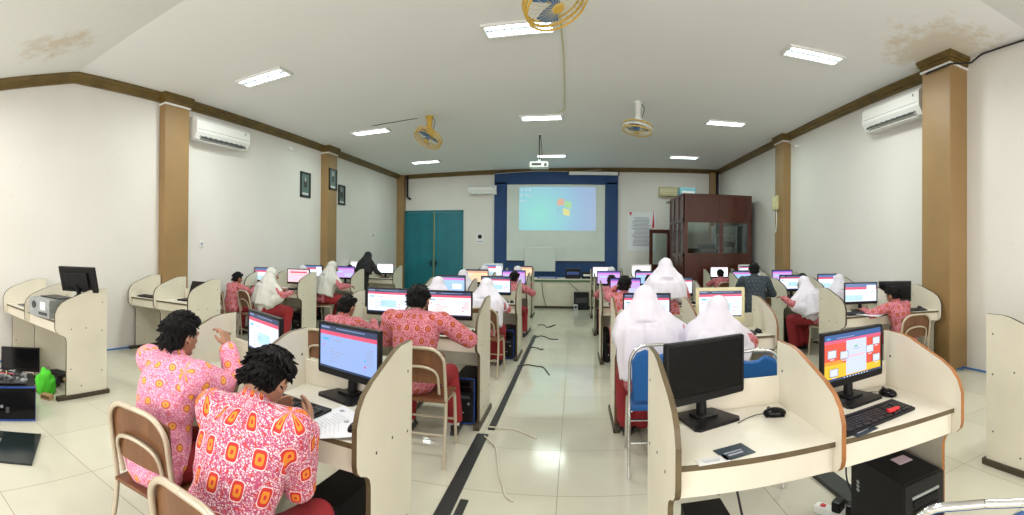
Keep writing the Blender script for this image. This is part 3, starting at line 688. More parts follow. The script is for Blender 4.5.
# ------------------------------------------------------------------ monitors
def ui(kind, W=.41, H=.232):
    """screen contents as flat patches; x to the right, z up from the screen's centre"""
    m = MB(); L = [0]
    def q(x0, x1, z0, z1, c):
        L[0] += 1; y = -.0006*L[0]*.5
        m.add([(-W/2+x0*W, y, -H/2+z0*H), (-W/2+x1*W, y, -H/2+z0*H), (-W/2+x1*W, y, -H/2+z1*H), (-W/2+x0*W, y, -H/2+z1*H)], [(0, 1, 2, 3)], c)
    dark, red, white = emi('title', (.03, .06, .14), 1), emi('pink', (.85, .10, .20), 1.0), emi('white', (.78, .84, 1.0), 1.25)
    cyan, lblue, txt = emi('cyan', (.10, .50, .85), 1), emi('lblue', (.50, .78, .92), 1.1), emi('text', (.42, .46, .62), .9)
    if kind == 'exam' or kind == 'pinkexam' or kind == 'blueexam':
        pg = {'exam': white, 'pinkexam': emi('pinkwhite', (.98, .78, .78), 1.2), 'blueexam': emi('bluewhite', (.36, .52, .95), 1.0)}[kind]
        q(0, 1, 0, 1, pg); q(0, 1, .86, 1, dark); q(0, 1, .77, .86, red); q(.02, .18, .92, .96, emi('tab', (.25, .35, .6), 1)); q(.3, .8, .93, .95, emi('tab', (.25, .35, .6), 1))
        q(.05, .17, .64, .69, cyan); q(.25, .40, .65, .67, txt)
        if kind == 'exam': q(.34, .74, .22, .52, lblue)
        for i in range(5): q(.18, .18+.1+.06*((i*7) % 4), .46-i*.075, .475-i*.075, txt)
        q(.80, .83, .20, .24, red); q(.80, .83, .34, .38, cyan if kind == 'blueexam' else red); q(.07, .09, .5, .54, red); q(0, 1, 0, .045, dark)
        for i in range(8): q(.84+.0*i, .95, .60-.045*i, .612-.045*i, txt)
    elif kind == 'banner':
        q(0, 1, 0, 1, white); q(0, 1, .80, 1, emi('bblue', (.12, .22, .45), 1)); q(0, 1, .66, .80, red); q(0, .55, .05, .35, lblue); q(.68, .98, .66, .90, white); q(.8, .9, .5, .53, txt)
    elif kind == 'orange':
        q(0, 1, 0, 1, emi('peach', (1.0, .68, .42), 1.15)); q(0, 1, .9, 1, emi('greybar', (.12, .1, .12), 1)); q(0, 1, .8, .86, emi('redbar', (.8, .15, .08), 1)); q(.1, .3, .6, .66, lblue)
    elif kind == 'violet':
        q(0, 1, 0, 1, emi('violet', (.62, .42, .95), 1.1)); q(0, 1, .88, 1, emi('vbar', (.14, .1, .5), 1)); q(0, 1, .78, .86, emi('vpink', (.85, .2, .65), 1)); q(.1, .4, .5, .6, lblue); q(.5, .9, .1, .4, emi('vlight', (.6, .62, 1), 1.1))
    elif kind == 'bluish':
        q(0, 1, 0, 1, emi('skyb', (.40, .62, 1.0), 1.1)); q(0, 1, .88, 1, dark); q(0, 1, .74, .86, emi('vpink', (.85, .2, .65), 1)); q(.55, .9, .15, .5, white)
    elif kind == 'pink':
        q(0, 1, 0, 1, emi('rose', (1.0, .62, .68), 1.2)); q(.12, .9, .72, .84, red); q(.1, .5, .25, .45, emi('rosep', (.8, .65, .95), 1.1)); q(.15, .8, .55, .57, txt)
    elif kind == 'white':
        q(0, 1, 0, 1, emi('brightwhite', (.86, .92, .98), 1.5)); q(0, 1, .88, .96, emi('softpink', (.95, .55, .6), 1.1)); q(.2, .7, .6, .62, txt)
    elif kind == 'desk':
        q(0, 1, 0, 1, emi('deskred', (.88, .10, .06), 1)); q(0, 1, .0, .20, emi('deskyel', (.98, .62, .03), 1)); q(0, .45, .20, .34, emi('deskyel', (.98, .62, .03), 1)); q(.0, .3, .34, .42, emi('deskor', (.95, .36, .04), 1))
        q(0, 1, .87, 1, emi('deskblue', (.03, .12, .38), 1)); q(.04, .1, .90, .93, cyan); q(.2, .5, .90, .915, txt); q(0, 1, .80, .87, emi('pinkbar', (.85, .12, .25), 1))
        q(.36, .72, .06, .82, emi('desklav', (.62, .70, 1.0), 1.15)); q(.40, .68, .44, .48, emi('softpink', (.95, .55, .6), 1.1)); q(.50, .56, .64, .68, emi('greenl', (.2, .6, .2), 1)); q(.48, .60, .60, .612, txt)
        for (a, b2) in ((.06, .5), (.26, .44), (.72, .46), (.84, .62), (.84, .22), (.08, .10)):
            q(a-.012, a+.132, b2-.015, b2+.165, M_SILVER); q(a, a+.12, b2, b2+.15, emi('icolav', (.72, .78, 1.0), 1.1)); q(a+.03, a+.09, b2-.05, b2-.03, emi('icolav', (.72, .78, 1.0), 1.1))
        q(0, 1, 0, .05, dark)
        for i in range(9): q(.3+.05*i, .32+.05*i, .015, .035, white)
    elif kind == 'off': q(0, 1, 0, 1, M_GLOSS)
    return m
TEXTM = {}
def text_mesh(s, size, m_):
    key = (s, size)
    if key in TEXTM: return TEXTM[key]
    cu = bpy.data.curves.new('t', 'FONT'); cu.body = s; cu.size = size; cu.align_x = 'CENTER'; cu.align_y = 'CENTER'; cu.extrude = .0004
    o = bpy.data.objects.new('t', cu); C.objects.link(o); bpy.context.view_layer.update()
    me = bpy.data.meshes.new_from_object(o.evaluated_get(bpy.context.evaluated_depsgraph_get())); bpy.data.objects.remove(o); bpy.data.curves.remove(cu)
    me.materials.clear(); me.materials.append(m_); TEXTM[key] = me
    return me
def make_monitor(kind, body='black', logo=False, lift=.0):
    r = thing('computer_monitor', '', 'monitor')
    B = M_BLK if body == 'black' else M_CREAMP if body == 'cream' else M_WHITE
    W, H = (.443, .275) if body == 'black' else (.475, .325)
    zc = .228 if body == 'black' else .25
    m = MB(); m.box((0, .018, zc), (W, .022, H), B, bev=.006)
    m.box((0, .04, zc), (W*.62, .035, H*.62), B, bev=.015)
    m.box((0, .0065, zc-H/2+.017), (W-.01, .004, .03), B)
    t_ = .013 if body == 'black' else .03
    for s in (-1, 1): m.box((s*(W/2-t_/2), .005, zc), (t_, .01, H-.012), B)
    m.box((0, .005, zc+H/2-t_/2-.002), (W-.01, .01, t_), B); m.box((0, .005, zc-H/2+(.034 if body == 'black' else .045)/2), (W-.01, .01, .034 if body == 'black' else .045), B)
    m.build('casing', r)
    s = ui(kind, W-2*t_, H-t_-(.036 if body == 'black' else .048)).build('screen', r); s.location = (0, .0035, zc+.011 if body == 'black' else zc+.010)
    m = MB(); m.cone((0, .045, .02), (0, .05, zc-.03), .026, .022, B); m.build('stand_neck', r)
    m = MB(); m.prism([(-.11, -.095), (.11, -.095), (.125, -.075), (.095, .12), (-.095, .12), (-.125, -.075)], 0, .014, B if body == 'black' else B, 'z'); m.box((0, .03, .018), (.10, .09, .012), B, bev=.005); m.build('stand_base', r)
    if logo:
        m = MB(); m.cyl((-.014, .0042, 0), (-.014, .003, 0), .0085, mat('logo_red', (.55, .01, .08), .4), 16)
        lo = m.build('logo', r); lo.location = (0, 0, zc-H/2+.018)
        t = bpy.data.objects.new('logo_text', text_mesh('LG', .014, M_WHITE)); C.objects.link(t); t.parent = lo; t.location = (.008, .0035, 0); t.rotation_euler = (R(90), 0, 0)
    return r
def monitor(kind, body, x, y, rz, label, logo=False, z=HW, tilt=0):
    o = instance('mon_%s_%s_%s' % (kind, body, logo), lambda: make_monitor(kind, body, logo), (x, y, z), rz, label, 'desktop monitors in the booths')
    return o
def make_keyboard():
    r = thing('keyboard', '', 'keyboard'); m = MB()
    m.prism([(-.075, 0), (.075, 0), (.075, .022), (-.075, .012)], -.225, .225, M_BLKM, 'x'); m.build('case', r)
    m = MB()
    def row(y, n, x0=-.212, x1=.212):
        for i in range(n):
            w = (x1-x0)/n; z = .0135+(y+.075)/.15*.0095
            m.box((x0+w*(i+.5), y, z+.003), (w*.82, .0155, .007), M_KEY)
    for i, y in enumerate((-.058, -.037, -.017, .003, .023, .055)):
        row(y, 13 if i else 6, -.212, .075); row(y, 3, .085, .135) if i not in (1,) else None; row(y, 4, .145, .212) if i < 5 else None
    m.build('keys', r); return r
def make_mouse():
    r = thing('computer_mouse', '', 'mouse'); m = MB(); m.ball((0, 0, .012), (.031, .055, .026), M_GLOSS, 16, 10); m.box((0, 0, .004), (.054, .09, .008), M_GLOSS, bev=.004); m.build('shell', r)
    m = MB(); m.cyl((-.004, .028, .034), (.004, .028, .034), .009, M_DGREY, 12); m.build('wheel', r)
    m = MB(); m.tube([(0, .052, .01), (.0, .09, .004), (-.05, .14, .004), (-.10, .17, .004)], .0022, M_CABLE, 6, round_=.03); m.build('cord', r); return r
def make_tower(edge):
    def f():
        r = thing('computer_tower', '', 'computer tower'); m = MB()
        m.box((0, .02, .215), (.185, .40, .40), M_BLKM, bev=.004)
        for s in (-1, 1):
            for y in (-.15, .18): m.box((s*.06, y, .008), (.03, .03, .016), M_BLK)
        m.build('case', r)
        m = MB(); m.box((0, -.192, .215), (.185, .03, .40), M_BLK, bev=.008)
        m.box((0, -.208, .36), (.15, .004, .042), M_GLOSS); m.box((0, -.208, .31), (.15, .004, .042), M_GLOSS); m.box((0, -.208, .245), (.10, .004, .025), M_DGREY); m.box((-.04, -.209, .11), (.012, .004, .006), M_WHITE); m.box((-.01, -.209, .11), (.012, .004, .006), M_WHITE)
        m.cyl((.04, -.206, .19), (.04, -.211, .19), .012, M_SILVER, 12)
        if edge:
            for s in (-1, 1): m.box((s*.091, -.206, .215), (.008, .010, .39), M_BLUEP)
            m.box((0, -.206, .408), (.18, .010, .008), M_BLUEP); m.box((0, -.206, .022), (.18, .010, .008), M_BLUEP)
        m.build('front_panel', r)
        m = MB()
        for i in range(6): m.box((.0935, -.02+.03*i, .22), (.002, .008, .12), M_VENT)
        m.build('vent_panel', r)
        return r
    return f
def make_paper(w=.21, h=.297):
    def f():
        r = thing('exam_paper', '', 'paper'); m = MB()
        n = 6; vs = []
        for i in range(n+1):
            t = i/n; z = .003+.012*t**3
            vs += [(-w/2, -h/2+h*t, z), (w/2, -h/2+h*t, z+.002*math.sin(3*t))]
        m.add(vs, [(2*i, 2*i+1, 2*i+3, 2*i+2) for i in range(n)], M_PAPER, True)
        m.add([(v[0], v[1], v[2]-.0012) for v in vs], [(2*i, 2*i+2, 2*i+3, 2*i+1) for i in range(n)], M_PAPER, True); m.build('sheet', r)
        m = MB()
        m.box((-w*.28, h*.37, .0125), (.022, .02, .001), M_INK)
        for i in range(12): m.box((rnd.uniform(-.01, .02), h*.25-i*.018, .0052+.0005*(12-i)*.9), (w*rnd.uniform(.3, .65), .0018, .0008), mat('pale_print', (.52, .54, .6), .9))
        m.build('print', r); return r
    return f

KIND = {'exam': 'pink-banner exam page', 'pinkexam': 'pink-tinted exam page', 'blueexam': 'blue exam page with pink banner', 'banner': 'blue and red bannered page', 'orange': 'peach-orange page', 'violet': 'violet page',
        'bluish': 'sky-blue page', 'pink': 'rose-pink page', 'white': 'bright white page', 'desk': 'red and yellow desktop', 'off': 'switched-off dark screen'}
# block,row,cell: (screen kind, body, dx, dy (from the far edge), rotation, logo)
MON = {
 ('LM', 0, 0): ('blueexam', 'black', .0, -.09, -14, True), ('LM', 0, 1): ('exam', 'black', .06, -.12, -12, False),
 ('LM', 1, 0): ('pinkexam', 'black', -.01, -.20, 3, True), ('LM', 1, 1): ('exam', 'black', .02, -.2, 4, True),
 ('LM', 2, 0): ('exam', 'black', 0, -.25, 0, False), ('LM', 2, 1): ('bluish', 'black', 0, -.25, 0, False),
 ('LM', 3, 0): ('violet', 'black', .06, -.3, 0, False), ('LM', 3, 1): ('orange', 'black', 0, -.2, 0, False),
 ('LM', 4, 0): ('orange', 'black', .08, -.2, 0, False), ('LM', 4, 1): ('banner', 'white', 0, -.2, 0, False),
 ('RM', 0, 0): ('off', 'black', -.09, -.14, 24, True), ('RM', 0, 1): ('desk', 'black', .02, -.15, 14, True),
 ('RM', 1, 0): ('exam', 'black', -.04, -.2, -3, False), ('RM', 1, 1): ('exam', 'cream', -.05, -.22, 0, False),
 ('RM', 2, 0): ('violet', 'black', 0, -.25, 0, False), ('RM', 2, 1): ('exam', 'black', .08, -.2, 0, False),
 ('RM', 3, 0): ('violet', 'black', -.08, -.2, 0, False), ('RM', 3, 1): ('bluish', 'black', -.06, -.2, 0, False),
 ('RM', 4, 0): ('white', 'black', -.1, -.2, 0, False), ('RM', 4, 1): ('white', 'white', .12, -.2, 0, False),
 ('LW', 2, 0): ('pink', 'black', .06, -.2, 10, False), ('LW', 2, 1): ('banner', 'black', -.12, -.2, 12, False),
 ('LW', 3, 0): ('violet', 'black', .0, -.2, 10, False), ('LW', 3, 1): ('banner', 'black', -.12, -.2, 10, False),
 ('LW', 4, 0): ('white', 'black', -.03, -.2, 8, False), ('LW', 4, 1): ('white', 'white', -.12, -.2, 8, False),
 ('RW', 1, 0): ('banner', 'black', .12, -.2, -9, False), ('RW', 1, 1): ('off', 'black', -.02, -.14, -9, False),
 ('RW', 2, 0): ('exam', 'black', -.06, -.2, -8, False), ('RW', 2, 1): ('banner', 'black', .0, -.2, -8, False),
 ('RW', 3, 0): ('bluish', 'black', -.14, -.2, -6, False), ('RW', 3, 1): ('violet', 'black', .02, -.2, -6, False),
 ('RW', 4, 0): ('white', 'black', -.02, -.2, -5, False), ('RW', 4, 1): ('exam', 'white', .02, -.2, -5, False),
}
BODYN = {'black': 'black', 'white': 'white', 'cream': 'cream-yellow'}
for (b, r, c), (kd, body, dx, dy, rz, lg) in MON.items():
    x, y, a = cell(b, r, c)
    monitor(kd, body, x+dx, y+dy, a+R(rz), '%s monitor showing a %s, %s' % (BODYN[body], KIND[kd], place(b, r, c)), lg)
    kx = x + (-.02 if (b, r, c) != ('RM', 0, 1) else -.07)
    if (b, r, c) != ('RM', 0, 0) and r < 4:
        instance('keyboard', make_keyboard, (kx + (-.16 if (b, r, c) == ('LM', 0, 0) else 0), y-(.37 if (b, r, c) == ('LM', 0, 0) else .42), HW+.001), a+R({('RM', 0, 1): 12, ('LM', 0, 0): -6}.get((b, r, c), 0)), 'black keyboard on the worktop, ' + place(b, r, c), 'black keyboards')
    if r < 3:
        mx, my = {('LM', 0, 0): (.245, -.46), ('RM', 0, 0): (.22, -.19), ('RM', 0, 1): (.20, -.20), ('RW', 1, 1): (.22, -.36)}.get((b, r, c), (.26, -.40))
        instance('mouse', make_mouse, (x+mx, y+my, HW+.001), a+R(6) if (b, r, c) not in (('RM', 0, 0), ('RM', 0, 1)) else R(70 if c == 0 else 20), 'black mouse on the worktop, ' + place(b, r, c), 'black computer mice')
TOW = [(b, r, c) for (b, r, c) in MON if r < 4 and (b, r, c) not in (('RM', 0, 1), ('LM', 0, 0), ('RM', 0, 0))]
for (b, r, c) in TOW:
    x, y, a = cell(b, r, c); blue = b == 'LM'
    sx = {'LM': 1, 'RM': -1, 'LW': 1, 'RW': -1}[b]
    instance('tower_%s' % blue, make_tower(blue), (x+sx*.21, y-.27, .0), 0, 'black computer tower%s under the desk, %s' % (' with blue trim' if blue else '', place(b, r, c)), 'computer towers under the desks')
instance('tower_True', make_tower(True), (-1.06, 1.94, 0), R(-4), 'black computer tower with blue trim under the nearest aisle booth, teal-door block', 'computer towers under the desks')
instance('tower_False', make_tower(False), (.57, 1.80, 0), R(0), 'black computer tower under the dark-screened monitor booth beside the aisle', 'computer towers under the desks')
tb = thing('computer_tower', 'big black computer tower with pink and blue stickers, beside a tangle of plugs', 'computer tower', (1.50, 1.80, 0), R(0), 'computer towers under the desks')
m = MB(); m.box((0, .01, .245), (.25, .41, .47), M_BLKM, bev=.005); m.build('case', tb)
m = MB(); m.box((0, -.205, .245), (.25, .03, .47), M_BLK, bev=.01); m.box((0, -.222, .385), (.15, .005, .03), M_GLOSS); m.box((0, -.222, .34), (.15, .005, .03), M_GLOSS); m.box((0, -.222, .415), (.17, .004, .012), M_SILVER)
m.box((.01, -.222, .22), (.05, .004, .01), M_RED)
for i in range(4): m.box((-.05+.03*i, -.222, .12), (.014, .004, .007), M_WHITE)
m.box((0, -.222, .04), (.12, .004, .012), M_DGREY); m.build('front_panel', tb)
m = MB(); m.box((-.02, .12, .4815), (.17, .05, .002), mat('blue_sticker', (.05, .28, .6), .4)); m.build('blue_sticker', tb)
m = MB(); m.box((.04, .0, .4815), (.085, .075, .002), mat('pink_sticker', (.8, .62, .72), .5)); m.build('pink_sticker', tb)
m = MB(); 
for i in range(3): m.ball((-.126, .15, .36-.02*i), (.002, .014, .009), M_SILVER)
m.build('vent_panel', tb)
# papers
for (x, y, z, rz, lab) in ((-1.02, 1.74, HW+.004, R(-28), 'printed exam sheet before the blue-page monitor in the nearest teal-door booth'), (-1.01, 1.66, HW+.001, R(-60), 'second exam sheet lying under the mouse in the nearest teal-door booth'), (-1.66, 1.70, HW+.02, R(35), 'white exam sheet before the seated boy with yellow-medallion shirt'),
                          (3.28, 4.42, HW+.002, R(30), 'white sheet on the worktop left of the boy at the dark monitor'), (-4.85, 6.55, HW+.02, R(20), 'white sheet beside the girl by the rose-pink screen')):
    instance('paper', make_paper(), (x, y, z), rz, lab, 'exam papers')
def flat_label(name, label, x, y, rz, w_, h_, base, patch, z=HW):
    r = thing(name, label, 'label card', (x, y, z), rz); m = MB(); m.box((0, 0, .002), (w_, h_, .003), base); m.build('card', r)
    m = MB(); m.box((-w_*.05, -h_*.2, .004), (w_*.5, h_*.10, .001), patch); m.box((-w_*.05, 0, .004), (w_*.6, h_*.06, .001), patch); m.build('print', r)
flat_label('sticker_card', 'dark printed card on the worktop below the switched-off monitor', .60, 1.66, R(14), .13, .10, mat('navy_card', (.02, .035, .05), .4), M_INK)
flat_label('sticker_card', 'dark printed card on the worktop below the red and yellow desktop', 1.15, 1.62, R(14), .13, .10, mat('navy_card', (.02, .035, .05), .4), M_INK)
flat_label('sticker_card', 'black card with a yellow patch beside the hand of the first boy', -1.99, 1.90, R(10), .15, .10, M_BLK, mat('yellow_patch', (.75, .70, .05), .5))
flat_label('sticker_card', 'faint pale card near the front edge of the dark-screen booth worktop', .50, 1.615, R(4), .12, .05, mat('pale_card', (.62, .62, .60), .5), M_INK)
m = MB(); m.box((0, 0, .006), (.04, .026, .012), M_RED, bev=.004); m.box((.035, .006, .006), (.03, .02, .012), M_RED, bev=.004); o = m.build('flash_drive'); o.location = (1.36, 1.665, HW+.024); tag(o, 'small red flash drive lying on the keyboard of the desktop-screen booth', 'flash drive')

# ------------------------------------------------------------------ chairs
def make_school_chair():
    r = thing('school_chair', '', 'chair'); t = .0125
    for s in (-1, 1):
        m = MB(); m.tube([(s*.19, -.24, 0), (s*.19, -.16, .42), (s*.185, -.225, .77), (s*.12, -.24, .835), (0, -.245, .84)], t, M_TUBE, 8, round_=.10); m.build('rear_leg', r)
        m = MB(); m.tube([(s*.19, .20, 0), (s*.18, .17, .42), (s*.17, -.14, .435)], t, M_TUBE, 8, round_=.05); m.build('front_leg', r)
    m = MB(); m.tube([(-.14, -.17, .50), (-.14, -.225, .68), (0, -.245, .715), (.14, -.225, .68), (.14, -.17, .50)], .010, M_TUBE, 8, round_=.07)
    m.build('back_frame', r)
    for y, z, w in ((-.16, .20, .19), (.19, .20, .19), (.15, .425, .17)): m = MB(); m.tube([(-w, y, z), (w, y, z)], .009, M_TUBE); m.build('cross_bar', r)
    m = MB(); n = 9; vs = []
    for zz in (.58, .80):
        for i in range(n):
            a = -1+2*i/(n-1); ov = .018*(1-a*a); vs.append((a*.185, -.185-(zz-.58)*.12-ov, zz+(.0 if zz < .7 else .03*(1-a*a))))
    f = [(i, i+1, n+i+1, n+i) for i in range(n-1)]
    m.add(vs, f, M_SEATW, True); vs2 = [(v[0], v[1]+.011, v[2]) for v in vs]; m.add(vs2, [x_[::-1] for x_ in f], M_SEATW, True)
    loop = list(range(n)) + list(range(2*n-1, n-1, -1)); al = vs+vs2
    m.add(al, [(loop[i], loop[(i+1) % len(loop)], 2*n+loop[(i+1) % len(loop)], 2*n+loop[i]) for i in range(len(loop))], M_SEATW); m.build('backrest', r)
    m = MB(); m.box((0, .0, .447), (.38, .37, .018), M_SEATW, bev=.008); m.build('seat', r)
    return r
def make_blue_chair():
    r = thing('padded_chair', '', 'chair'); t = .012
    for s in (-1, 1):
        m = MB(); m.tube([(s*.21, -.27, 0), (s*.205, -.19, .44), (s*.205, -.23, .80), (s*.15, -.245, .89), (0, -.25, .90)], t, M_CHROME, 10, round_=.12); m.build('rear_leg', r)
        m = MB(); m.tube([(s*.21, .22, 0), (s*.20, .18, .43), (s*.19, -.18, .43)], t, M_CHROME, 10, round_=.06); m.build('front_leg', r)
    for y in (-.22, .20): m = MB(); m.tube([(-.205, y, .22), (.205, y, .22)], .009, M_CHROME); m.build('cross_bar', r)
    m = MB()
    prof = [(-.185, .50), (.185, .50), (.19, .78), (.16, .84), (.10, .865), (.075, .855), (.05, .835), (0, .828), (-.05, .835), (-.075, .855), (-.10, .865), (-.16, .84), (-.19, .78)]
    n = len(prof)
    def yy(z, o): return -.195-(z-.45)*.115+o
    m.loft([[Vector((a*k, yy(b, o), .66+(b-.66)*k)) for a, b in prof] for k, o in ((.93, -.022), (1, -.008), (1, .012), (.93, .028))], M_BLUEC, smooth=True); m.build('backrest', r)
    m = MB(); m.box((0, .0, .455), (.40, .40, .055), M_BLUEC, bev=.024); m.build('seat', r)
    return r
def chair(kind, x, y, rz, label):
    instance('chair_'+kind, make_school_chair if kind == 'school' else make_blue_chair, (x, y, 0), rz, label, 'plywood school chairs' if kind == 'school' else 'blue padded chairs')

# ------------------------------------------------------------------ people
TMP = bpy.data.scenes.new('work')
def remesh(mb, voxel, smooth_it, name):
    o = bpy.data.objects.new(name, mb.mesh(name)); TMP.collection.objects.link(o)
    md = o.modifiers.new('r', 'REMESH'); md.mode = 'VOXEL'; md.voxel_size = voxel; md.use_smooth_shade = True
    if smooth_it: sm = o.modifiers.new('s', 'SMOOTH'); sm.iterations = smooth_it; sm.factor = .5
    vl = TMP.view_layers[0]; vl.update()
    me = bpy.data.meshes.new_from_object(o.evaluated_get(vl.depsgraph))
    old = o.data; bpy.data.objects.remove(o); bpy.data.meshes.remove(old)
    me.materials.clear()
    return me
def displace(me, fn):
    ns = [v.normal.copy() for v in me.vertices]; cs = [v.co.copy() for v in me.vertices]; out = []
    for c, n_ in zip(cs, ns): out.extend(c+n_*fn(c))
    me.vertices.foreach_set('co', out); me.update()
def cloth_uv(me, bones):
    uv = me.uv_layers.new(name='UVMap').data; B = []
    for p0, p1, r in bones:
        d = (p1-p0); L = d.length; d = d/L; side = d.cross(Vector((0, 1, 0)));
        if side.length < .2: side = d.cross(Vector((1, 0, 0)))
        side.normalize(); B.append((p0, d, L, r, side, d.cross(side)))
    co = [v.co for v in me.vertices]
    for p in me.polygons:
        c = p.center; best = None
        for i, (p0, d, L, r, a, b) in enumerate(B):
            t = max(0, min(L, (c-p0).dot(d))); dd = (c-p0-d*t).length - r
            if best is None or dd < best[0]: best = (dd, i)
        p0, d, L, r, a, b = B[best[1]]; q = c-p0; th0 = math.atan2(q.dot(b), q.dot(a))
        for li in p.loop_indices:
            q = co[me.loops[li].vertex_index]-p0; th = math.atan2(q.dot(b), q.dot(a))
            while th-th0 > math.pi: th -= 2*math.pi
            while th-th0 < -math.pi: th += 2*math.pi
            uv[li].uv = (th*r+best[1]*.37, q.dot(d)+best[1]*.21)
def put(me, m_, name, parent):
    me.materials.append(m_); me.polygons.foreach_set('material_index', [0]*len(me.polygons)); me.polygons.foreach_set('use_smooth', [True]*len(me.polygons))
    o = bpy.data.objects.new(name, me); C.objects.link(o); o.parent = parent; return o
def ik(a, t, l1, l2, pole):
    d = t-a; L = min(d.length, (l1+l2)*.995); u = d.normalized(); t = a+u*L
    c = (l1*l1-l2*l2+L*L)/(2*L); h = math.sqrt(max(0, l1*l1-c*c)); p = (pole - u*pole.dot(u)).normalized()
    return a+u*c+p*h, t
def hand(mb, w, d, nrm, side, curl=.5, m_=None, sc=1.0):
    """w wrist, d pointing direction, nrm back-of-hand normal, side=+1: thumb on +x side of d x nrm"""
    d = d.normalized(); nrm = (nrm-d*nrm.dot(d)).normalized(); s = d.cross(nrm).normalized()*side
    ks = []
    for i, (off, L) in enumerate(((.026, .062), (.009, .068), (-.009, .064), (-.026, .052))):
        k0 = w + d*.012*sc + s*off*.55*sc; k1 = w + d*(.078-.004*abs(i-1))*sc + s*off*sc + nrm*.004
        mb.cap(k0, k1, .0125*sc, .0115*sc, m_, 8)
        p = k1; a = .25+.15*i*curl
        for j, f in enumerate((.42, .33, .25)):
            a += curl*(.45 if j else .35); q = p + (d*math.cos(a) - nrm*math.sin(a) + s*off*1.5)*L*f*sc
            mb.cap(p, q, (.0090-.0008*j)*sc, (.0083-.0008*j)*sc, m_, 8); p = q
    t0 = w + d*.022*sc + s*.020*sc - nrm*.004; t1 = t0 + (d*.62+s*.72-nrm*.25).normalized()*.036*sc; t2 = t1 + (d*.9+s*.30-nrm*.25).normalized()*.028*sc
    mb.cap(t0, t1, .0125*sc, .0105*sc, m_, 8); mb.cap(t1, t2, .0102*sc, .008*sc, m_, 8)
def figure(o, girl=False, lean=12, side=0, head=(10, 0, 0), lh=None, rh=None, lfoot=None, rfoot=None, stand=False, shirt=M_BATIK, lower=M_MAROON, scarf=M_HIJAB, vox=.0075, hair=110, S=1.0,
           scarf_len=.55, twist=0, lpole=None, rpole=None, long_tunic=False, shoulders=1.0, drape=0.0, lcurl=.45, rcurl=.45, puff=0.0):
    hz = (.80 if stand else .535)*S; hip = Vector((0, 0, hz)); la = R(lean); sa = R(side)
    sd = Vector((math.sin(sa), math.sin(la), math.cos(la)*math.cos(sa))).normalized()
    waist, chest, sh = hip+sd*.14*S, hip+sd*.31*S, hip+sd*.42*S
    tw = Matrix.Rotation(R(twist), 3, 'Z'); X = tw @ Vector((1, 0, 0)); Yf = sd.cross(X)*-1; Yf = Yf if Yf.y > 0 else -Yf
    hp_, hy, hr = [R(a) for a in head]
    neck0 = sh+sd*.01; nd = (sd*.75 + Vector((0, math.sin(hp_*.5), math.cos(hp_*.5)))*.5).normalized(); neck1 = neck0+nd*.054*S
    Rh = Matrix.Rotation(hy, 3, 'Z') @ Matrix.Rotation(-hp_, 3, 'X') @ Matrix.Rotation(hr, 3, 'Y')
    hc = neck1 + Rh @ Vector((0, .022, .072))*S
    def H(p): return hc + Rh @ (Vector(p)*S)
    M = M_SKIN; b = MB(); sw = .158*S*shoulders
    SL, SR = sh - X*sw - sd*.02, sh + X*sw - sd*.02
    b.ball(hip, (.145*S, .105*S, .10*S), M, 16, 10); b.cap(hip, waist, .105*S, .098*S, M); b.cap(waist, chest, .10*S, .115*S, M)
    for s_ in (-1, 1): b.cap(chest+X*s_*.06*S, chest-X*0, .09*S, .10*S, M); b.cap(sh, (SL if s_ < 0 else SR), .058*S, .05*S, M)
    b.cap(neck0-sd*.03, neck1+nd*.05, .050*S, .046*S, M)
    b.ball(H((0, -.008, .012)), (.072*S, .090*S, .094*S), M, 18, 12, Rh); b.ball(H((0, .028, -.045)), (.052*S, .052*S, .052*S), M, 14, 10, Rh); b.ball(H((0, .045, -.01)), (.056*S, .045*S, .06*S), M, 14, 10, Rh)
    b.cap(H((0, .086, .012)), H((0, .103, -.018)), .009*S, .013*S, M, 8); b.cap(H((-.02, .082, -.046)), H((.02, .082, -.046)), .010*S, .010*S, M, 8); b.ball(H((0, .072, -.078)), (.022*S, .018*S, .016*S), M)
    for s_ in (-1, 1):
        b.cap(H((s_*.035, .078, .022)), H((s_*.012, .084, .020)), .010*S, .009*S, M, 8)
        if not girl: b.ball(H((s_*.074, -.006, -.006)), (.010*S, .020*S, .032*S), M, 10, 8, Rh); b.ball(H((s_*.073, .0, -.028)), (.008*S, .012*S, .012*S), M, 8, 6, Rh)
    lh = Vector(lh or (-.13, .42, .83)); rh = Vector(rh or (.13, .42, .83))
    arms = []
    for s_, A, T, pole, cu in ((-1, SL, lh, lpole, lcurl), (1, SR, rh, rpole, rcurl)):
        pole = Vector(pole) if pole else Vector((s_*.8, -.3, -.7)); E, W = ik(A, T, .25*S, .215*S, pole); arms.append((A, E, W))
        b.cap(A, E, .045*S, .036*S, M); b.cap(E, W, .035*S, .024*S, M)
        fd = (W-E).normalized(); nr = Vector((0, -.1, 1)) if abs(fd.z) < .75 else Vector((-s_*.3, -1, .2))
        if fd.z > .5: nr = Vector((s_, .2, 0))
        dirh = (fd + (Vector((0, .3, -.25)) if fd.z < .5 else Vector((-s_*.2, 0, .1)))).normalized()
        hand(b, W, dirh, nr, -s_*(1 if d_sign(dirh, nr) else 1), cu, M, .93*S)
    legs = []
    if stand:
        for s_ in (-1, 1):
            hj = hip+Vector((s_*.075*S, 0, -.03)); kn = Vector((s_*.085*S, .03, .43*S)); an = Vector((s_*.09*S, -.01, .075)); legs.append((hj, kn, an))
    else:
        for s_, ft in ((-1, lfoot), (1, rfoot)):
            hj = hip+Vector((s_*.08*S, .02, -.015)); an = Vector(ft) if ft else Vector((s_*.13, .36, .085))
            kn, an = ik(hj, an, .40*S, .40*S, Vector((s_*.15, 1, 1.0))); legs.append((hj, kn, an))
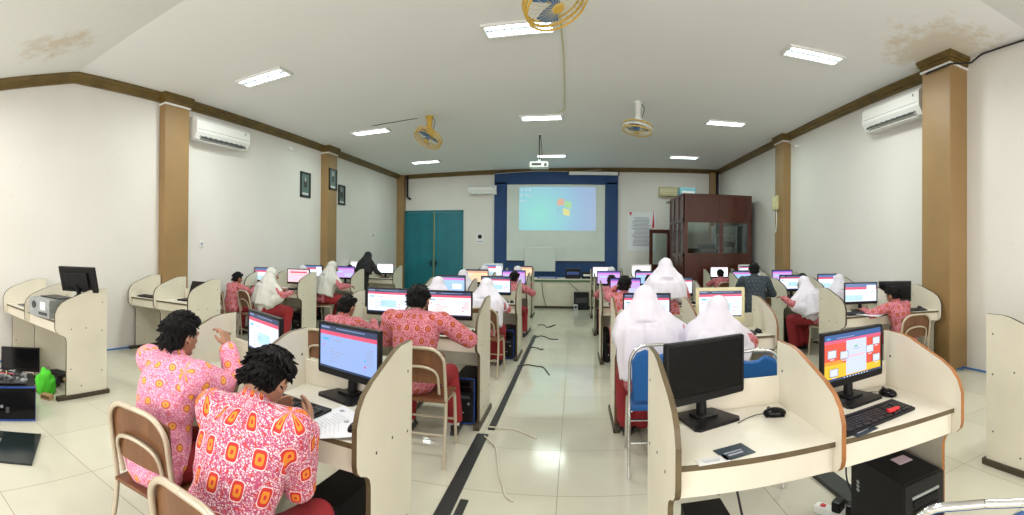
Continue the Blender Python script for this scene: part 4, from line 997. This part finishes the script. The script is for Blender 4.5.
    for (hj, kn, an) in legs:
        b.cap(hj, kn, .078*S, .052*S, M); b.cap(kn, an, .050*S, .032*S, M); b.cap(an, an+Vector((0, .10, -.045)), .030*S, .026*S, M)
    put(remesh(b, vox, 3, 'body'), M_SKIN, 'body', o)
    # shirt
    c = MB(); bones = [(hip-sd*.06, sh+sd*.02, .135*S)]; e = .015+puff
    tail = hip - sd*(.05 if not stand else .08)
    c.ball(tail+sd*.02, (.158*S+e*.4, .126*S+e*.4, .10*S), M, 18, 10); c.cap(hip, waist, .122*S+e, .112*S+e, M, 18); c.cap(waist, chest, .113*S+e, .118*S+e, M, 18)
    for s_ in (-1, 1):
        c.cap(hip+X*s_*.05, waist+X*s_*.035, .105*S+e, .095*S+e, M, 16)
        c.cap(waist+X*s_*.04, chest+X*s_*.07*S, .085*S+e, .085*S+e, M, 16); c.cap(sh-sd*.015, (SL if s_ < 0 else SR)-sd*.0, .062*S+e*.6, .05*S+e*.6, M, 14)
    c.cap(neck0, neck0+nd*.035, .060*S, .056*S, M, 14)
    if long_tunic: c.cone(hip, Vector((0, 0, hz-.40*S)), .16*S, .20*S, M, 20)
    for (A, E, W) in arms:
        c.cap(A, E, .050*S+e, .046*S+e*.8, M, 14); Wc = E+(W-E)*.90; c.cap(E, Wc, .045*S+e*.8, .036*S+e*.4, M, 14); bones += [(A, E, .06*S), (E, Wc, .05*S)]
    me = remesh(c, .011, 3, 'shirt')
    displace(me, lambda c: .006*noise.noise(c*9)+.004*noise.noise(c*22))      # soft cloth folds
    cloth_uv(me, bones); put(me, shirt, 'shirt', o)
    # trousers or skirt
    t = MB(); t.ball(hip-Vector((0, .0, .02)), (.155*S, .118*S, .095*S), M, 16, 10)
    for (hj, kn, an) in legs:
        if girl and not stand: t.cap(hj, kn, .10*S, .085*S, M); t.cap(kn, an+Vector((0, 0, .05)), .088*S, .085*S, M)
        else: t.cap(hj, kn, .092*S, .068*S, M); t.cone(kn, an+Vector((0, -.005, .015)), .068*S, .062*S, M, 14); t.ball(kn, .068*S, M)
    if girl or long_tunic:
        (h0, k0, a0), (h1, k1, a1) = legs; t.cap((h0+h1)/2, (k0+k1)/2, .085*S, .075*S, M); t.cap((k0+k1)/2, (a0+a1)/2+Vector((0, 0, .05)), .075*S, .085*S, M)
    me = remesh(t, .012, 3, 'trousers')
    displace(me, lambda c: .006*noise.noise(c*8+Vector((5, 0, 0))))
    put(me, lower, 'skirt' if girl else 'trousers', o)
    for (hj, kn, an) in legs:
        sk = MB(); sk.cap(an+Vector((0, 0, .05)), an, .038*S, .036*S, M_SOCK); sk.build('sock', o)
    for (hj, kn, an) in legs:
        f = MB(); a0 = Vector((an.x, an.y-.02, an.z-.03)); f.cap(a0, a0+Vector((0, .04, 0)), .038, .038, M); f.cap(a0+Vector((0, .02, -.004)), a0+Vector((0, .15, -.018)), .038, .032, M); f.box((an.x, an.y+.06, max(.012, an.z-.075)), (.072, .24, .02), M, bev=.008)
        put(remesh(f, .008, 2, 'shoe'), M_SHOE, 'shoe', o)
    for s_ in (-1, 1):
        ey = MB(); ey.ball(H((s_*.028, .082, .010)), (.012*S, .008*S, .0075*S), M_EYEW, 8, 6, Rh); ey.ball(H((s_*.028, .0885, .010)), .0048*S, M_EYEB, 8, 6); ey.cap(H((s_*.016, .088, .028)), H((s_*.042, .078, .030)), .003*S, .002*S, M_HAIR, 6); ey.build('eye', o)
    if not girl:
        h = MB(); h.ball(H((0, -.018, .026)), (.080*S, .090*S, .092*S), M_HAIR, 20, 12, Rh); h.ball(H((0, -.040, -.018)), (.070*S, .056*S, .062*S), M_HAIR, 18, 12, Rh)
        h.cap(H((-.045, .045, .078)), H((.045, .045, .078)), .028*S, .028*S, M_HAIR)
        g = random.Random(3)
        for i in range(hair):
            a, bb = g.uniform(0, 2*math.pi), g.uniform(.02, 1.0)**.8; st = math.sin(bb*2.25); ct = math.cos(bb*2.25)
            n_ = Vector((st*math.cos(a), st*math.sin(a), ct))
            if (n_.y > .45 and n_.z < .45) or (n_.z < -.05 and n_.y > -.15): continue
            p = Vector((n_.x*.076, n_.y*.086-.018, n_.z*.088+.026)) if n_.z > 0 else Vector((n_.x*.066, n_.y*.060-.036, n_.z*.070-.006))
            fl = (n_*.30+Vector((g.uniform(-.45, .45), .45 if ct > .45 else -.15, -.55 if ct < .8 else -.1))).normalized()
            h.cone(H(p), H(p+fl*g.uniform(.026, .044)), .010*S, .002*S, M_HAIR, 5)
        put(h.mesh('hair'), M_HAIR, 'hair', o) if hair > 400 else put(h.mesh('hair'), M_HAIR, 'hair', o)
    else:
        h = MB()
        h.ball(H((0, -.024, .024)), (.090*S, .098*S, .098*S), M, 22, 14, Rh); h.ball(H((0, -.030, -.045)), (.084*S, .082*S, .080*S), M, 18, 12, Rh)
        h.cone(H((0, -.03, .0)), sh+Vector((0, -.01, -.02)), .090*S, .150*S, M, 20); h.ball(H((0, .03, -.10)), (.055*S, .05*S, .045*S), M)
        for (A, E, W), s_ in zip(arms, (-1, 1)):
            e2 = A+(E-A)*.72
            h.cap(H((s_*.035, -.03, -.02)), A+Vector((0, 0, -.01)), .066*S, .074*S, M, 16); h.cap(A, e2, .078*S, .070*S, M, 16)
            h.cap(sh-sd*.04, chest+X*s_*.09*S, .125*S, .150*S, M, 18); h.cap(sh-sd*.05+X*s_*.06, e2*.5+(chest-sd*.05)*.5, .10*S, .085*S, M, 16)
        bt = hip + sd*max(.02, scarf_len-.5) if not stand else hip+sd*.16
        bt = bt + Vector((drape, -.02, 0))
        for s_ in (-1, 1): h.cone(chest+X*s_*.06*S+Vector((0, -.01, .05)), bt+X*s_*.055*S, .145*S, .178*S, M, 24)
        if drape:
            E_ = arms[1 if drape > 0 else 0][1]; q_ = E_*.85+bt*.15; A_ = arms[1 if drape > 0 else 0][0]
            h.cap(A_, q_, .085*S, .08*S, M, 16); h.cap(sh, (q_+bt)*.5, .12*S, .10*S, M, 16); h.cap(q_, bt, .085*S, .12*S, M, 16)
        me = remesh(h, .012, 5, 'headscarf')
        def folds(c):
            q = c-sh; w_ = max(0.0, min(1.0, (sh.z+.06-c.z)/.22)); an_ = math.atan2(q.y, q.x)
            f_ = noise.noise(Vector((math.cos(an_)*2.6, math.sin(an_)*2.6, c.z*1.3)))
            return w_*(.034*f_ + .010*math.sin(an_*13+5*c.z+2*f_)) + .006*noise.noise(c*9) + .004*noise.noise(Vector((c.x*26, c.y*26, c.z*8)))
        displace(me, folds)
        ho = put(me, scarf, 'headscarf', o)
    return o
def d_sign(a, b): return True
def person(key, label, x, y, rz, group=None, z=0, **kw):
    def mk():
        o = thing('person', '', 'person'); figure(o, **kw); return o
    return instance('p_'+key, mk, (x, y, z), R(rz), label, group)

GB = 'students in batik shirts at the booths'; GG = 'students in white headscarves at the booths'
# nearest row
person('boy_one', 'boy in pink batik shirt with yellow medallions sitting at the nearest outer booth', -1.72, 1.36, -5, None, lean=18, side=-8, head=(12, 4, 0), rh=(.10, .36, 1.04), lh=(-.08, .42, .83), shirt=M_BATIK1, vox=.005, hair=1100, S=1.03, rcurl=.9, rpole=(.35, 0, -1), shoulders=1.28, puff=.014)
person('boy_two', 'boy in white and red batik shirt bending low over the nearest aisle booth', -1.04, 1.09, 6, None, lean=24, side=0, head=(46, 4, 6), rh=(.10, .44, .84), lh=(-.10, .44, .84), shirt=M_BATIK2, vox=.005, hair=1100, S=1.04, puff=.006, lpole=(-.35, -.3, -1), rpole=(.1, -.4, -1), shoulders=1.05)
chair('school', -1.66, 1.40, R(6), 'brown backed school chair of the boy with yellow medallions')
chair('school', -.98, 1.12, R(-3), 'brown backed school chair of the boy bending over the nearest aisle booth')
# second row
person('boy_three', 'stocky boy in salmon batik shirt and maroon trousers at the second row aisle booth', -1.21, 3.32, 4, None, lean=14, head=(22, 4, 0), rh=(.34, .42, .80), lh=(-.18, .45, .80), rfoot=(.26, .40, .085), vox=.006, hair=500, S=1.06, shoulders=1.25, puff=.012, rpole=(1, -.1, -.6))
person('boy_type', 'smaller boy in salmon batik shirt at the second row outer booth', -2.04, 3.64, -4, GB, lean=14, head=(16, -6, 0), vox=.007, hair=200, S=.93)
chair('school', -1.10, 3.34, R(3), 'school chair of the stocky boy in the second row')
chair('school', -2.05, 3.60, R(-4), 'school chair behind the smaller boy in the second row outer booth')
# third row, teal-door block
person('girl_type', 'girl in long white headscarf at the third row aisle booth beside the L-shaped cable end', -1.13, 5.72, 0, GG, girl=True, lean=16, head=(14, 0, 0), vox=.008, S=.98, shoulders=.88)
person('girl_type', '', -1.80, 5.80, 4, GG)['label'] = 'girl in white headscarf at the third row outer booth before the sky-blue screen'
chair('school', -1.08, 5.62, R(-3), 'school chair with beige frame at the third row aisle booth, teal-door block')
chair('school', -1.80, 5.72, R(3), 'school chair at the third row outer booth, teal-door block')
# fourth and farthest rows, teal-door block
person('boy_side', 'boy in salmon batik at the fourth row aisle booth before the violet screen, teal-door block', -1.07, 7.70, -8, GB, lean=18, head=(18, -14, 0), rh=(.20, .44, .80), vox=.008, hair=160, S=.98, rpole=(1, -.1, -.5))
person('girl_type', '', -1.97, 7.85, 0, GG)['label'] = 'girl in white headscarf at the fourth row outer booth before the peach-orange screen'
person('girl_type', '', -2.0, 9.95, 0, GG)['label'] = 'girl in white headscarf at the farthest row outer booth, teal-door block'
person('girl_type', '', -1.26, 9.95, -3, GG)['label'] = 'girl in white headscarf half hidden by the peach-orange screen, farthest row aisle booth'
for (x, y, l) in ((-1.08, 7.62, 'fourth row aisle booth, teal-door block'), (-1.95, 7.75, 'fourth row outer booth, teal-door block'), (-1.98, 9.88, 'farthest row outer booth, teal-door block'), (-1.24, 9.88, 'farthest row aisle booth, teal-door block')):
    chair('school', x, y, 0, 'school chair at the ' + l)
# wooden-office block
person('girl_lean', 'girl in a very long white headscarf on the blue chair beside the aisle',   .54, 3.50, -6, None, girl=True, lean=12, side=0, head=(14, -6, 0), lh=(-.03, .42, .83), lpole=(-.25, -.3, -1), rh=(.36, .42, .83), vox=.007, S=1.06, scarf_len=.50, drape=.05, shoulders=.9, rpole=(1, -.1, -.5))
person('girl_low', 'girl in white headscarf leaning low beside the cream-yellow monitor', 1.03, 3.40, -12, None, girl=True, lean=16, side=6, head=(12, -22, 10), rh=(.36, .44, .82), vox=.007, S=1.0, scarf=M_HIJAB, drape=.04, shoulders=.92)
chair('blue', .60, 3.36, R(-4), 'blue padded chair with chrome frame under the girl with the longest headscarf')
chair('blue', 1.16, 3.02, R(-10), 'blue padded chair behind the girl at the cream-yellow monitor')
chair('blue', 1.10, .93, R(-45), 'blue padded chair at the near end beside the big black tower')
person('boy_cheek', 'boy resting his cheek on his hand at the third row aisle booth, wooden-office block', .60, 5.70, -10, None, lean=16, head=(12, -10, 0), lh=(-.10, .24, 1.06), rh=(.10, .42, .80), lpole=(-.8, .2, -1), vox=.007, hair=200, S=1.02)
person('girl_stand', 'tall girl in a white headscarf standing behind the third row outer booth, wooden-office block', 1.09, 5.42, -4, None, girl=True, stand=True, lean=10, head=(20, 0, 0), lh=(-.16, .34, .98), rh=(.16, .34, .98), vox=.009, S=.99, scarf_len=1.0, shoulders=.92)
person('boy_type', '', .64, 7.75, 5, GB)['label'] = 'boy at the fourth row aisle booth before the violet screen, wooden-office block'
person('boy_type', '', 1.27, 7.80, -8, GB)['label'] = 'boy at the fourth row outer booth before the sky-blue screen, wooden-office block'
person('boy_type', '', 1.38, 9.90, 0, GB)['label'] = 'boy before the bright white screen in the farthest row, wooden-office block'
person('girl_type', '', .80, 9.95, 0, GG)['label'] = 'girl in white headscarf at the farthest row aisle booth, wooden-office block'
for (x, y, l) in ((.66, 5.62, 'third row aisle booth, wooden-office block'), (.64, 7.68, 'fourth row aisle booth, wooden-office block'), (1.3, 7.72, 'fourth row outer booth, wooden-office block'), (1.38, 9.82, 'farthest row outer booth, wooden-office block'), (.8, 9.85, 'farthest row aisle booth, wooden-office block')):
    chair('school', x, y, 0, 'school chair at the ' + l)
# control-box wall block
person('boy_wall', 'boy in salmon batik with short black hair before the dark monitor of the control-box wall', 3.66, 4.22, 4, None, lean=20, head=(26, 12, 0), lh=(-.30, .44, .82), vox=.006, hair=300, S=.95, lpole=(-1, 0, -.5))
chair('school', 3.50, 4.02, R(-8), 'school chair behind the boy at the dark monitor of the control-box wall')
person('girl_reach', 'girl in white headscarf stretching her arm, third row gangway booth, control-box wall block', 3.50, 6.02, 22, None, girl=True, lean=24, side=-6, head=(22, 14, -6), lh=(-.40, .36, .84), rh=(.10, .42, .80), vox=.007, S=1.0, drape=-.05, shoulders=.9)
person('girl_type', '', 4.08, 6.22, -6, GG)['label'] = 'girl in white headscarf at the third row wall booth, control-box wall block'
person('boy_type', '', 4.20, 7.68, 0, GB)['label'] = 'black-haired boy at the fourth row wall booth, control-box wall block'
person('girl_type', '', 3.35, 7.95, 0, GG)['label'] = 'girl in white headscarf at the fourth row gangway booth, control-box wall block'
person('boy_type', '', 3.25, 9.85, 0, GB)['label'] = 'boy in salmon batik at the farthest row gangway booth before the wooden office'
for (x, y, l, a) in ((3.56, 5.85, 'third row gangway booth, control-box wall block', 12), (4.1, 6.12, 'third row wall booth, control-box wall block', 0), (4.2, 7.6, 'fourth row wall booth, control-box wall block', 0), (3.34, 7.85, 'fourth row gangway booth, control-box wall block', 0), (3.25, 9.78, 'farthest row gangway booth, control-box wall block', 0)):
    chair('school', x, y, R(a), 'school chair at the ' + l)
person('adult_dark', 'adult in dark grey batik standing in the gangway beside the control-box wall desks', 2.50, 6.05, -14, None, stand=True, lean=20, head=(20, 0, 0), lh=(-.14, .36, .90), rh=(.16, .34, .88), shirt=M_DARKB, lower=M_BLKCLOTH, vox=.008, hair=200, S=.95, shoulders=1.15, long_tunic=True)
# picture-frame wall block
person('boy_type', '', -5.30, 5.75, -10, GB)['label'] = 'boy in salmon batik at the third row wall booth, picture-frame wall block'
person('girl_side', 'girl in cream headscarf sitting at the third row gangway booth by the rose-pink screen', -4.72, 5.86, -30, None, girl=True, lean=16, side=4, head=(20, -20, 0), rh=(.24, .44, .80), vox=.007, S=1.02, scarf=M_HIJABG, drape=.05, shoulders=.9)
person('girl_prof', 'girl in cream headscarf in profile at the fourth row gangway booth, picture-frame wall block', -4.62, 7.62, -34, None, girl=True, lean=18, head=(20, -16, 0), rh=(.24, .46, .80), vox=.007, S=1.08, scarf=M_HIJABG, shoulders=.92)
person('girl_type', '', -5.36, 7.85, -6, GG)['label'] = 'girl in white headscarf hidden behind the rose-pink screen, picture-frame wall block'
person('boy_type', '', -5.36, 9.95, -4, GB)['label'] = 'boy with only black hair visible above the violet screen, picture-frame wall block'
person('black_scarf', 'person in black headscarf and black top standing at the farthest row by the picture-frame wall', -4.80, 9.70, -20, None, girl=True, stand=True, lean=16, head=(24, -10, 0), lh=(-.16, .34, .95), rh=(.2, .38, .92), shirt=M_BLKCLOTH, lower=M_BLKCLOTH, scarf=M_BLKCLOTH, vox=.010, S=1.0, scarf_len=1.0)
for (x, y, l, a) in ((-5.34, 5.68, 'third row wall booth, picture-frame wall block', -8), (-4.76, 5.76, 'third row gangway booth, picture-frame wall block', -20), (-4.66, 7.52, 'fourth row gangway booth, picture-frame wall block', -30), (-5.42, 7.78, 'fourth row wall booth, picture-frame wall block', 0), (-5.45, 9.88, 'farthest row wall booth, picture-frame wall block', 0)):
    chair('school', x, y, R(a), 'school chair at the ' + l)

bpy.data.scenes.remove(TMP)
# ------------------------------------------------------------------ teacher's desk
r = thing('teacher_desk', 'long pale teacher desk with grooved green top edge at the end of the aisle', 'desk', (-.28, 12.0, 0))
m = MB(); m.box((0, .25, .755), (1.78, .62, .03), M_LAMG); m.build('worktop', r)
m = MB(); m.box((0, 0, .715), (1.74, .05, .06), mat('green_edge', (.10, .20, .08), .5)); m.build('front_edge', r)
m = MB(); m.box((0, .01, .36), (1.62, .02, .62), M_LAM); m.box((0, .0, .03), (1.7, .03, .06), M_EDGED); m.build('front_panel', r)
for s in (-1, 1):
    m = MB(); m.box((s*.86, .25, .42), (.03, .6, .84), M_LAM, bev=.005); m.build('side_panel', r)
simple('computer_tower', 'black computer tower standing before the teacher desk with small square speaker', 'computer tower', (.17, 11.86, 0), (.38, .22, .44), M_BLKM, extra=lidtape(M_DGREY, (.38, .22, .44)))
def spk(r_):
    m_ = MB(); m_.cyl((0, -.052, .08), (0, -.056, .08), .03, M_BLK, 14); m_.build('speaker_cone', r_)
simple('loudspeaker', 'small silver speaker box on the floor before the black tower', 'speaker', (.03, 11.68, 0), (.11, .10, .15), M_SILVER, extra=spk)
simple('equipment_case', 'black amplifier case standing on the teacher desk', 'amplifier', (-.05, 12.2, .77), (.40, .28, .26), M_BLKM, extra=lidtape(M_BLUEP, (.40, .28, .26)))
simple('equipment_case', 'low black mixer box beside the amplifier on the teacher desk', 'mixer', (.36, 12.2, .77), (.34, .26, .17), M_BLKM, extra=lidtape(M_WHITE, (.34, .26, .17)))
simple('table_cloth_roll', 'flat blue folder lying on the left end of the teacher desk', 'folder', (-.72, 12.15, .77), (.52, .26, .035), M_BLUEP, extra=lidtape(M_PAPER, (.52, .26, .035)))
for k_, pts in enumerate(([(-.85, 11.96, .68), (-.83, 11.95, .4), (-.75, 11.9, .12), (-.7, 11.8, .01)], [(-.15, 11.95, .68), (.0, 11.93, .55), (.1, 11.9, .46)], [(.45, 11.95, .68), (.50, 11.93, .40), (.46, 11.9, .1)])):
    cable('desk_cable', pts, .008, M_CABLE, ['black cable hanging at the left end of the teacher desk', 'black cable from the teacher desk to the black tower', 'black cable down the right end of the teacher desk'][k_])

# ------------------------------------------------------------------ floor: cable ducts and cords
def strip(name, pts, w_, h_, mm, label, cat='cable duct'):
    m_ = MB()
    for (xa, ya), (xb, yb) in zip(pts, pts[1:]):
        d_ = Vector((xb-xa, yb-ya, 0)); L_ = d_.length; ang = math.atan2(d_.y, d_.x)
        m_.box(((xa+xb)/2, (ya+yb)/2, h_/2), (L_+w_*.6, w_, h_), mm, (0, 0, ang))
    return tag(m_.build(name), label, cat)
strip('cable_duct', [(-.75, 1.2), (-.75, 3.75)], .095, .006, M_TAPE, 'black taped strip on the floor along the aisle beside the nearest teal-door booths')
strip('cable_duct', [(-.66, 2.35), (-.66, 2.75)], .05, .007, M_TAPE, 'short black tape piece beside the long floor strip')
strip('cable_duct', [(-.70, 3.9), (-.70, 8.2)], .06, .008, M_TAPE, 'black cable strip on the floor farther up the aisle, teal-door block')
strip('cable_duct', [(1.62, 3.5), (1.64, 2.12)], .13, .03, mat('dark_wood_strip', (.012, .016, .014), .4), 'dark wooden trunking on the floor below the nearest wooden-office booths', 'trunking')
cable('aisle_cord', [(-.72, 3.70, .02), (-.60, 3.55, .008), (-.50, 3.1, .006), (-.42, 2.85, .006), (-.36, 2.80, .006)], .006, M_CABLEW, 'cream cord looping on the aisle floor near the second row')
cable('aisle_cord', [(-.72, 3.9, .02), (-.5, 3.92, .006), (-.30, 3.75, .006)], .006, M_CABLEW, 'short cream cord lying across the aisle floor')
for k_, (x, y) in enumerate(((-.66, 6.0), (-.62, 7.2), (-.6, 8.0), (-.66, 9.3))):
    cable('aisle_cord', [(x-.08, y, .01), (x+rnd.uniform(0, .1), y+rnd.uniform(-.2, .3), .006), (x+.12, y-rnd.uniform(-.1, .3), .006), (x+.22+rnd.uniform(-.1, .1), y+rnd.uniform(-.3, .2), .006), (x+rnd.uniform(.1, .36), y-rnd.uniform(.1, .4), .006)], .007, M_CABLE, ['dark cord end curling onto the aisle floor nearest the third row', 'dark cord end on the aisle floor just beyond the third row', 'dark cord end on the aisle floor before the fourth row', 'dark cord end on the aisle floor beyond the fourth row'][k_])
cable('tower_cord', [(-1.0, 2.15, .35), (-.92, 1.9, .12), (-.9, 1.72, .02), (-.98, 1.55, .008), (-1.2, 1.6, .008)], .006, M_CABLE, 'black cord looping beside the nearest blue-trimmed tower')
cable('tower_cord', [(-.74, 2.2, .10), (-.70, 2.0, .02), (-.76, 1.75, .008), (-.72, 1.5, .008)], .006, M_CABLE, 'thin black cord on the floor outside the nearest aisle partition')
cable('tower_cord', [(.75, 2.1, .5), (.80, 1.95, .1), (.95, 1.7, .008), (1.15, 1.5, .008)], .006, M_CABLE, 'black cord hanging under the switched-off monitor booth')
r = thing('power_strip', 'white power strip with black adapters on the floor beside the big tower', 'power strip', (1.46, 2.27, 0), R(-60))
m = MB(); m.box((0, 0, .02), (.30, .06, .04), M_WHITE, bev=.006); m.build('case', r)
m = MB(); m.box((-.10, 0, .043), (.03, .025, .006), M_RED); m.build('switch', r)
for k_ in range(2): m = MB(); m.box((.0+.09*k_, 0, .07), (.055, .075, .06), M_BLK, bev=.01); m.build('adapter', r)
cable('adapter_cable', [(1.42, 2.20, .05), (1.30, 2.10, .02), (1.20, 2.0, .008), (1.26, 1.86, .008), (1.38, 1.92, .008)], .006, M_CABLE, 'black cord loop in front of the white power strip')
cable('adapter_cable', [(1.45, 1.9, .05), (1.40, 2.1, .3), (1.42, 2.13, .75)], .005, M_CABLE, 'black cord rising behind the big tower')
simple('floor_socket', 'small dark plug lying on the tiles before the power strip', 'plug', (1.10, 1.90, 0), (.045, .03, .02), M_DGREY, bev=.004, extra=lidtape(M_WHITE, (.045, .03, .02)))
cable('wall_cable', [(WR-.04, 6.3, .02), (WR-.05, 5.6, .02), (WR-.4, 5.3, .03), (WR-.4, 4.7, .03), (WR-.1, 4.3, .02), (WR-.06, 3.0, .02)], .012, M_CABLEB, 'blue cable bundle on the floor at the foot of the big column')
cable('wall_cable', [(WR-.10, 5.9, .045), (WR-.46, 5.25, .02), (WR-.47, 4.6, .02), (WR-.15, 4.0, .015)], .010, M_CABLEB, 'second blue cable beside the bundle at the foot of the big column')
cable('wall_cable', [(WL+.04, 1.5, .02), (WL+.05, 3.0, .03), (WL+.08, 4.6, .02)], .012, M_CABLEB, 'blue cable along the foot of the picture-frame wall')

# ------------------------------------------------------------------ left corner: opened computers and clutter
o = monitor('off', 'black', -4.38, 2.26, R(28), 'black monitor tilted back on top of the opened computer, picture-frame wall', z=HW); o.rotation_euler = (R(-18), 0, R(208)); o.location = (-4.26, 2.36, HW+.195)
r = thing('opened_computer', 'silver opened computer case lying on its side on the nearest wall booth worktop', 'computer case', (-4.52, 2.14, HW), R(8))
m = MB(); m.box((0, 0, .095), (.40, .36, .19), M_SILVER, bev=.003); m.build('case', r)
m = MB(); m.cyl((-.10, -.181, .12), (-.10, -.186, .12), .04, M_VENT, 18); m.box((.08, -.183, .12), (.10, .005, .08), M_WHITE); m.box((.08, -.183, .04), (.16, .005, .03), M_VENT); m.build('rear_ports', r)
m = MB(); m.box((0, .05, .195), (.36, .20, .012), M_BLK); m.build('inner_board', r)
# second row wall booths: laptop lid and keyboard
r = thing('laptop', 'dark laptop with tilted lid on the second row gangway booth of the picture-frame wall', 'laptop', (-4.72, 4.35, HW), R(10))
m = MB(); m.box((0, 0, .012), (.36, .25, .022), M_BLK, bev=.004); m.build('base', r); m = MB(); m.box((0, .17, .14), (.36, .012, .25), M_BLK, (R(-25), 0, 0), bev=.004); m.build('lid', r)
m = MB()
for i in range(5):
    for j in range(12): m.box((-.15+.0272*j, -.06+.028*i, .024), (.022, .022, .004), M_KEY)
m.build('keys', r)
instance('keyboard', make_keyboard, (-5.38, 4.12, HW+.001), R(6), 'black keyboard on the empty wall booth of the second row, picture-frame wall', 'black keyboards')
for (x, y, l) in ((-5.3, 2.2, 'thin dark metal cover on the nearest wall booth of the picture-frame wall'),):
    simple('metal_cover', l, 'metal cover', (x, y, HW+.001), (.30, .22, .012), M_DGREY, bev=.002, extra=lidtape(M_SILVER, (.3, .22, .012)))
# floor clutter
FX = monitor('off', 'black', -4.35, 1.86, R(70), 'switched-off black monitor standing on the floor before the nearest wall booth', z=0.0); FX.rotation_euler = (0, 0, R(60)); FX.location = (-4.92, 1.92, 0)
r = thing('floor_tower', 'black computer tower with blue trim on its side, loose parts on top', 'computer tower', (-4.0, 1.44, 0), R(70))
m = MB(); m.box((0, .02, .15), (.48, .42, .29), M_BLKM, bev=.004); m.build('case', r)
m = MB(); m.box((0, -.205, .15), (.49, .035, .30), M_GLOSS, bev=.012); m.box((0, -.222, .295), (.49, .012, .010), M_BLUEP); m.box((.240, -.21, .15), (.012, .02, .30), M_BLUEP); m.box((0, -.222, .012), (.49, .012, .010), M_BLUEP)
m.cyl((-.05, -.222, .13), (-.05, -.227, .13), .014, M_SILVER); m.box((.0, -.225, .10), (.03, .004, .05), M_DGREY); m.build('front_panel', r)
r = thing('circuit_parts', 'grey circuit parts and wires heaped on the tower lying on the floor', 'electronic parts', (-4.0, 1.44, .305), R(70))
m = MB(); g = random.Random(5); m.box((0, .0, .012), (.34, .32, .012), M_DGREY)
for i in range(26): m.box((g.uniform(-.16, .16), g.uniform(-.14, .15), .022+g.uniform(0, .02)), (g.uniform(.02, .07), g.uniform(.02, .05), g.uniform(.01, .035)), g.choice([M_SILVER, M_DGREY, M_BLK, M_SILVER]), (0, 0, g.uniform(0, 3)))
m.build('board', r); m = MB()
for i in range(5): m.tube([(g.uniform(-.15, .15), g.uniform(-.15, .15), .03), (g.uniform(-.15, .15), g.uniform(-.15, .15), .07), (g.uniform(-.18, .18), g.uniform(-.15, .15), .03)], .005, g.choice([M_RED, M_BLK, M_CREAMP]), 6, round_=.03)
m.build('wire', r)
r = thing('black_panel', 'flat black glossy side panel with a grey label lying on the tiles', 'side panel', (-3.31, 1.18, 0), R(-31))
m = MB(); m.box((0, 0, .008), (.52, .48, .014), mat('black_glass_panel', (.012, .02, .02), .16), bev=.003); m.build('sheet', r); m = MB(); m.box((-.05, -.10, .0155), (.13, .09, .002), mat('grey_label', (.16, .17, .13), .4)); m.build('label_patch', r)
m = MB(); g = random.Random(9)
bm = bmesh.new(); bmesh.ops.create_icosphere(bm, subdivisions=4, radius=1)
for v in bm.verts:
    n_ = v.co.copy(); v.co = Vector((n_.x*.12, n_.y*.10, n_.z*.19))*(1+.35*noise.noise(n_*1.7)+.10*abs(noise.noise(n_*5))-.05)*(1-.12*abs(math.sin(n_.x*9+n_.y*5))); v.co.z = max(-.072, v.co.z)
me = bpy.data.meshes.new('green_cloth'); bm.to_mesh(me); bm.free(); me.materials.append(M_GREENC)
for p in me.polygons: p.use_smooth = True
o = bpy.data.objects.new('green_cloth', me); C.objects.link(o); o.location = (-4.38, 2.0, .075); tag(o, 'crumpled bright green cloth on the floor beside the booth foot', 'cloth')
m = MB(); m.box((0, 0, .006), (.30, .16, .012), M_RED, bev=.004); o = m.build('red_folder'); o.location = (-4.60, 1.90, 0); o.rotation_euler = (0, 0, R(20)); tag(o, 'flat red folder on the floor between the monitor and the green cloth', 'folder')
m = MB(); m.cyl((-.28, 0, .02), (.28, .06, .02), .02, mat('tan_wood', (.42, .27, .13), .6)); o = m.build('wooden_stick'); o.location = (-4.62, 2.30, .02); tag(o, 'tan wooden stick lying behind the floor monitor', 'stick')
simple('set_top_box', 'small black electronics box on the floor behind the monitor', 'electronics box', (-4.75, 2.30, 0), (.26, .20, .09), M_BLKM, rz=R(20), extra=lidtape(M_DGREY, (.26, .20, .09)))
simple('drive_box', 'flat black box leaning on the floor behind the monitor', 'electronics box', (-4.62, 2.12, 0), (.28, .12, .05), M_BLK, rz=R(35), extra=lidtape(M_DGREY, (.30, .22, .05)))
simple('wood_block', 'tan wooden block beside the green cloth at the booth foot', 'wooden block', (-4.20, 1.93, 0), (.12, .07, .05), mat('tan_wood', (.42, .27, .13), .6), rz=R(30), extra=lidtape(M_EDGE, (.12, .07, .05)))

# ------------------------------------------------------------------ view
sc = bpy.context.scene
sc.view_settings.view_transform = 'Standard'; sc.view_settings.look = 'None'; sc.view_settings.gamma = 1; sc.view_settings.use_curve_mapping = False
sc.view_settings.exposure = 0.07
sc.cycles.use_denoising = True
sc.cycles.max_bounces = 8; sc.cycles.diffuse_bounces = 4; sc.cycles.glossy_bounces = 4; sc.cycles.transparent_max_bounces = 8; sc.cycles.caustics_reflective = False; sc.cycles.caustics_refractive = False
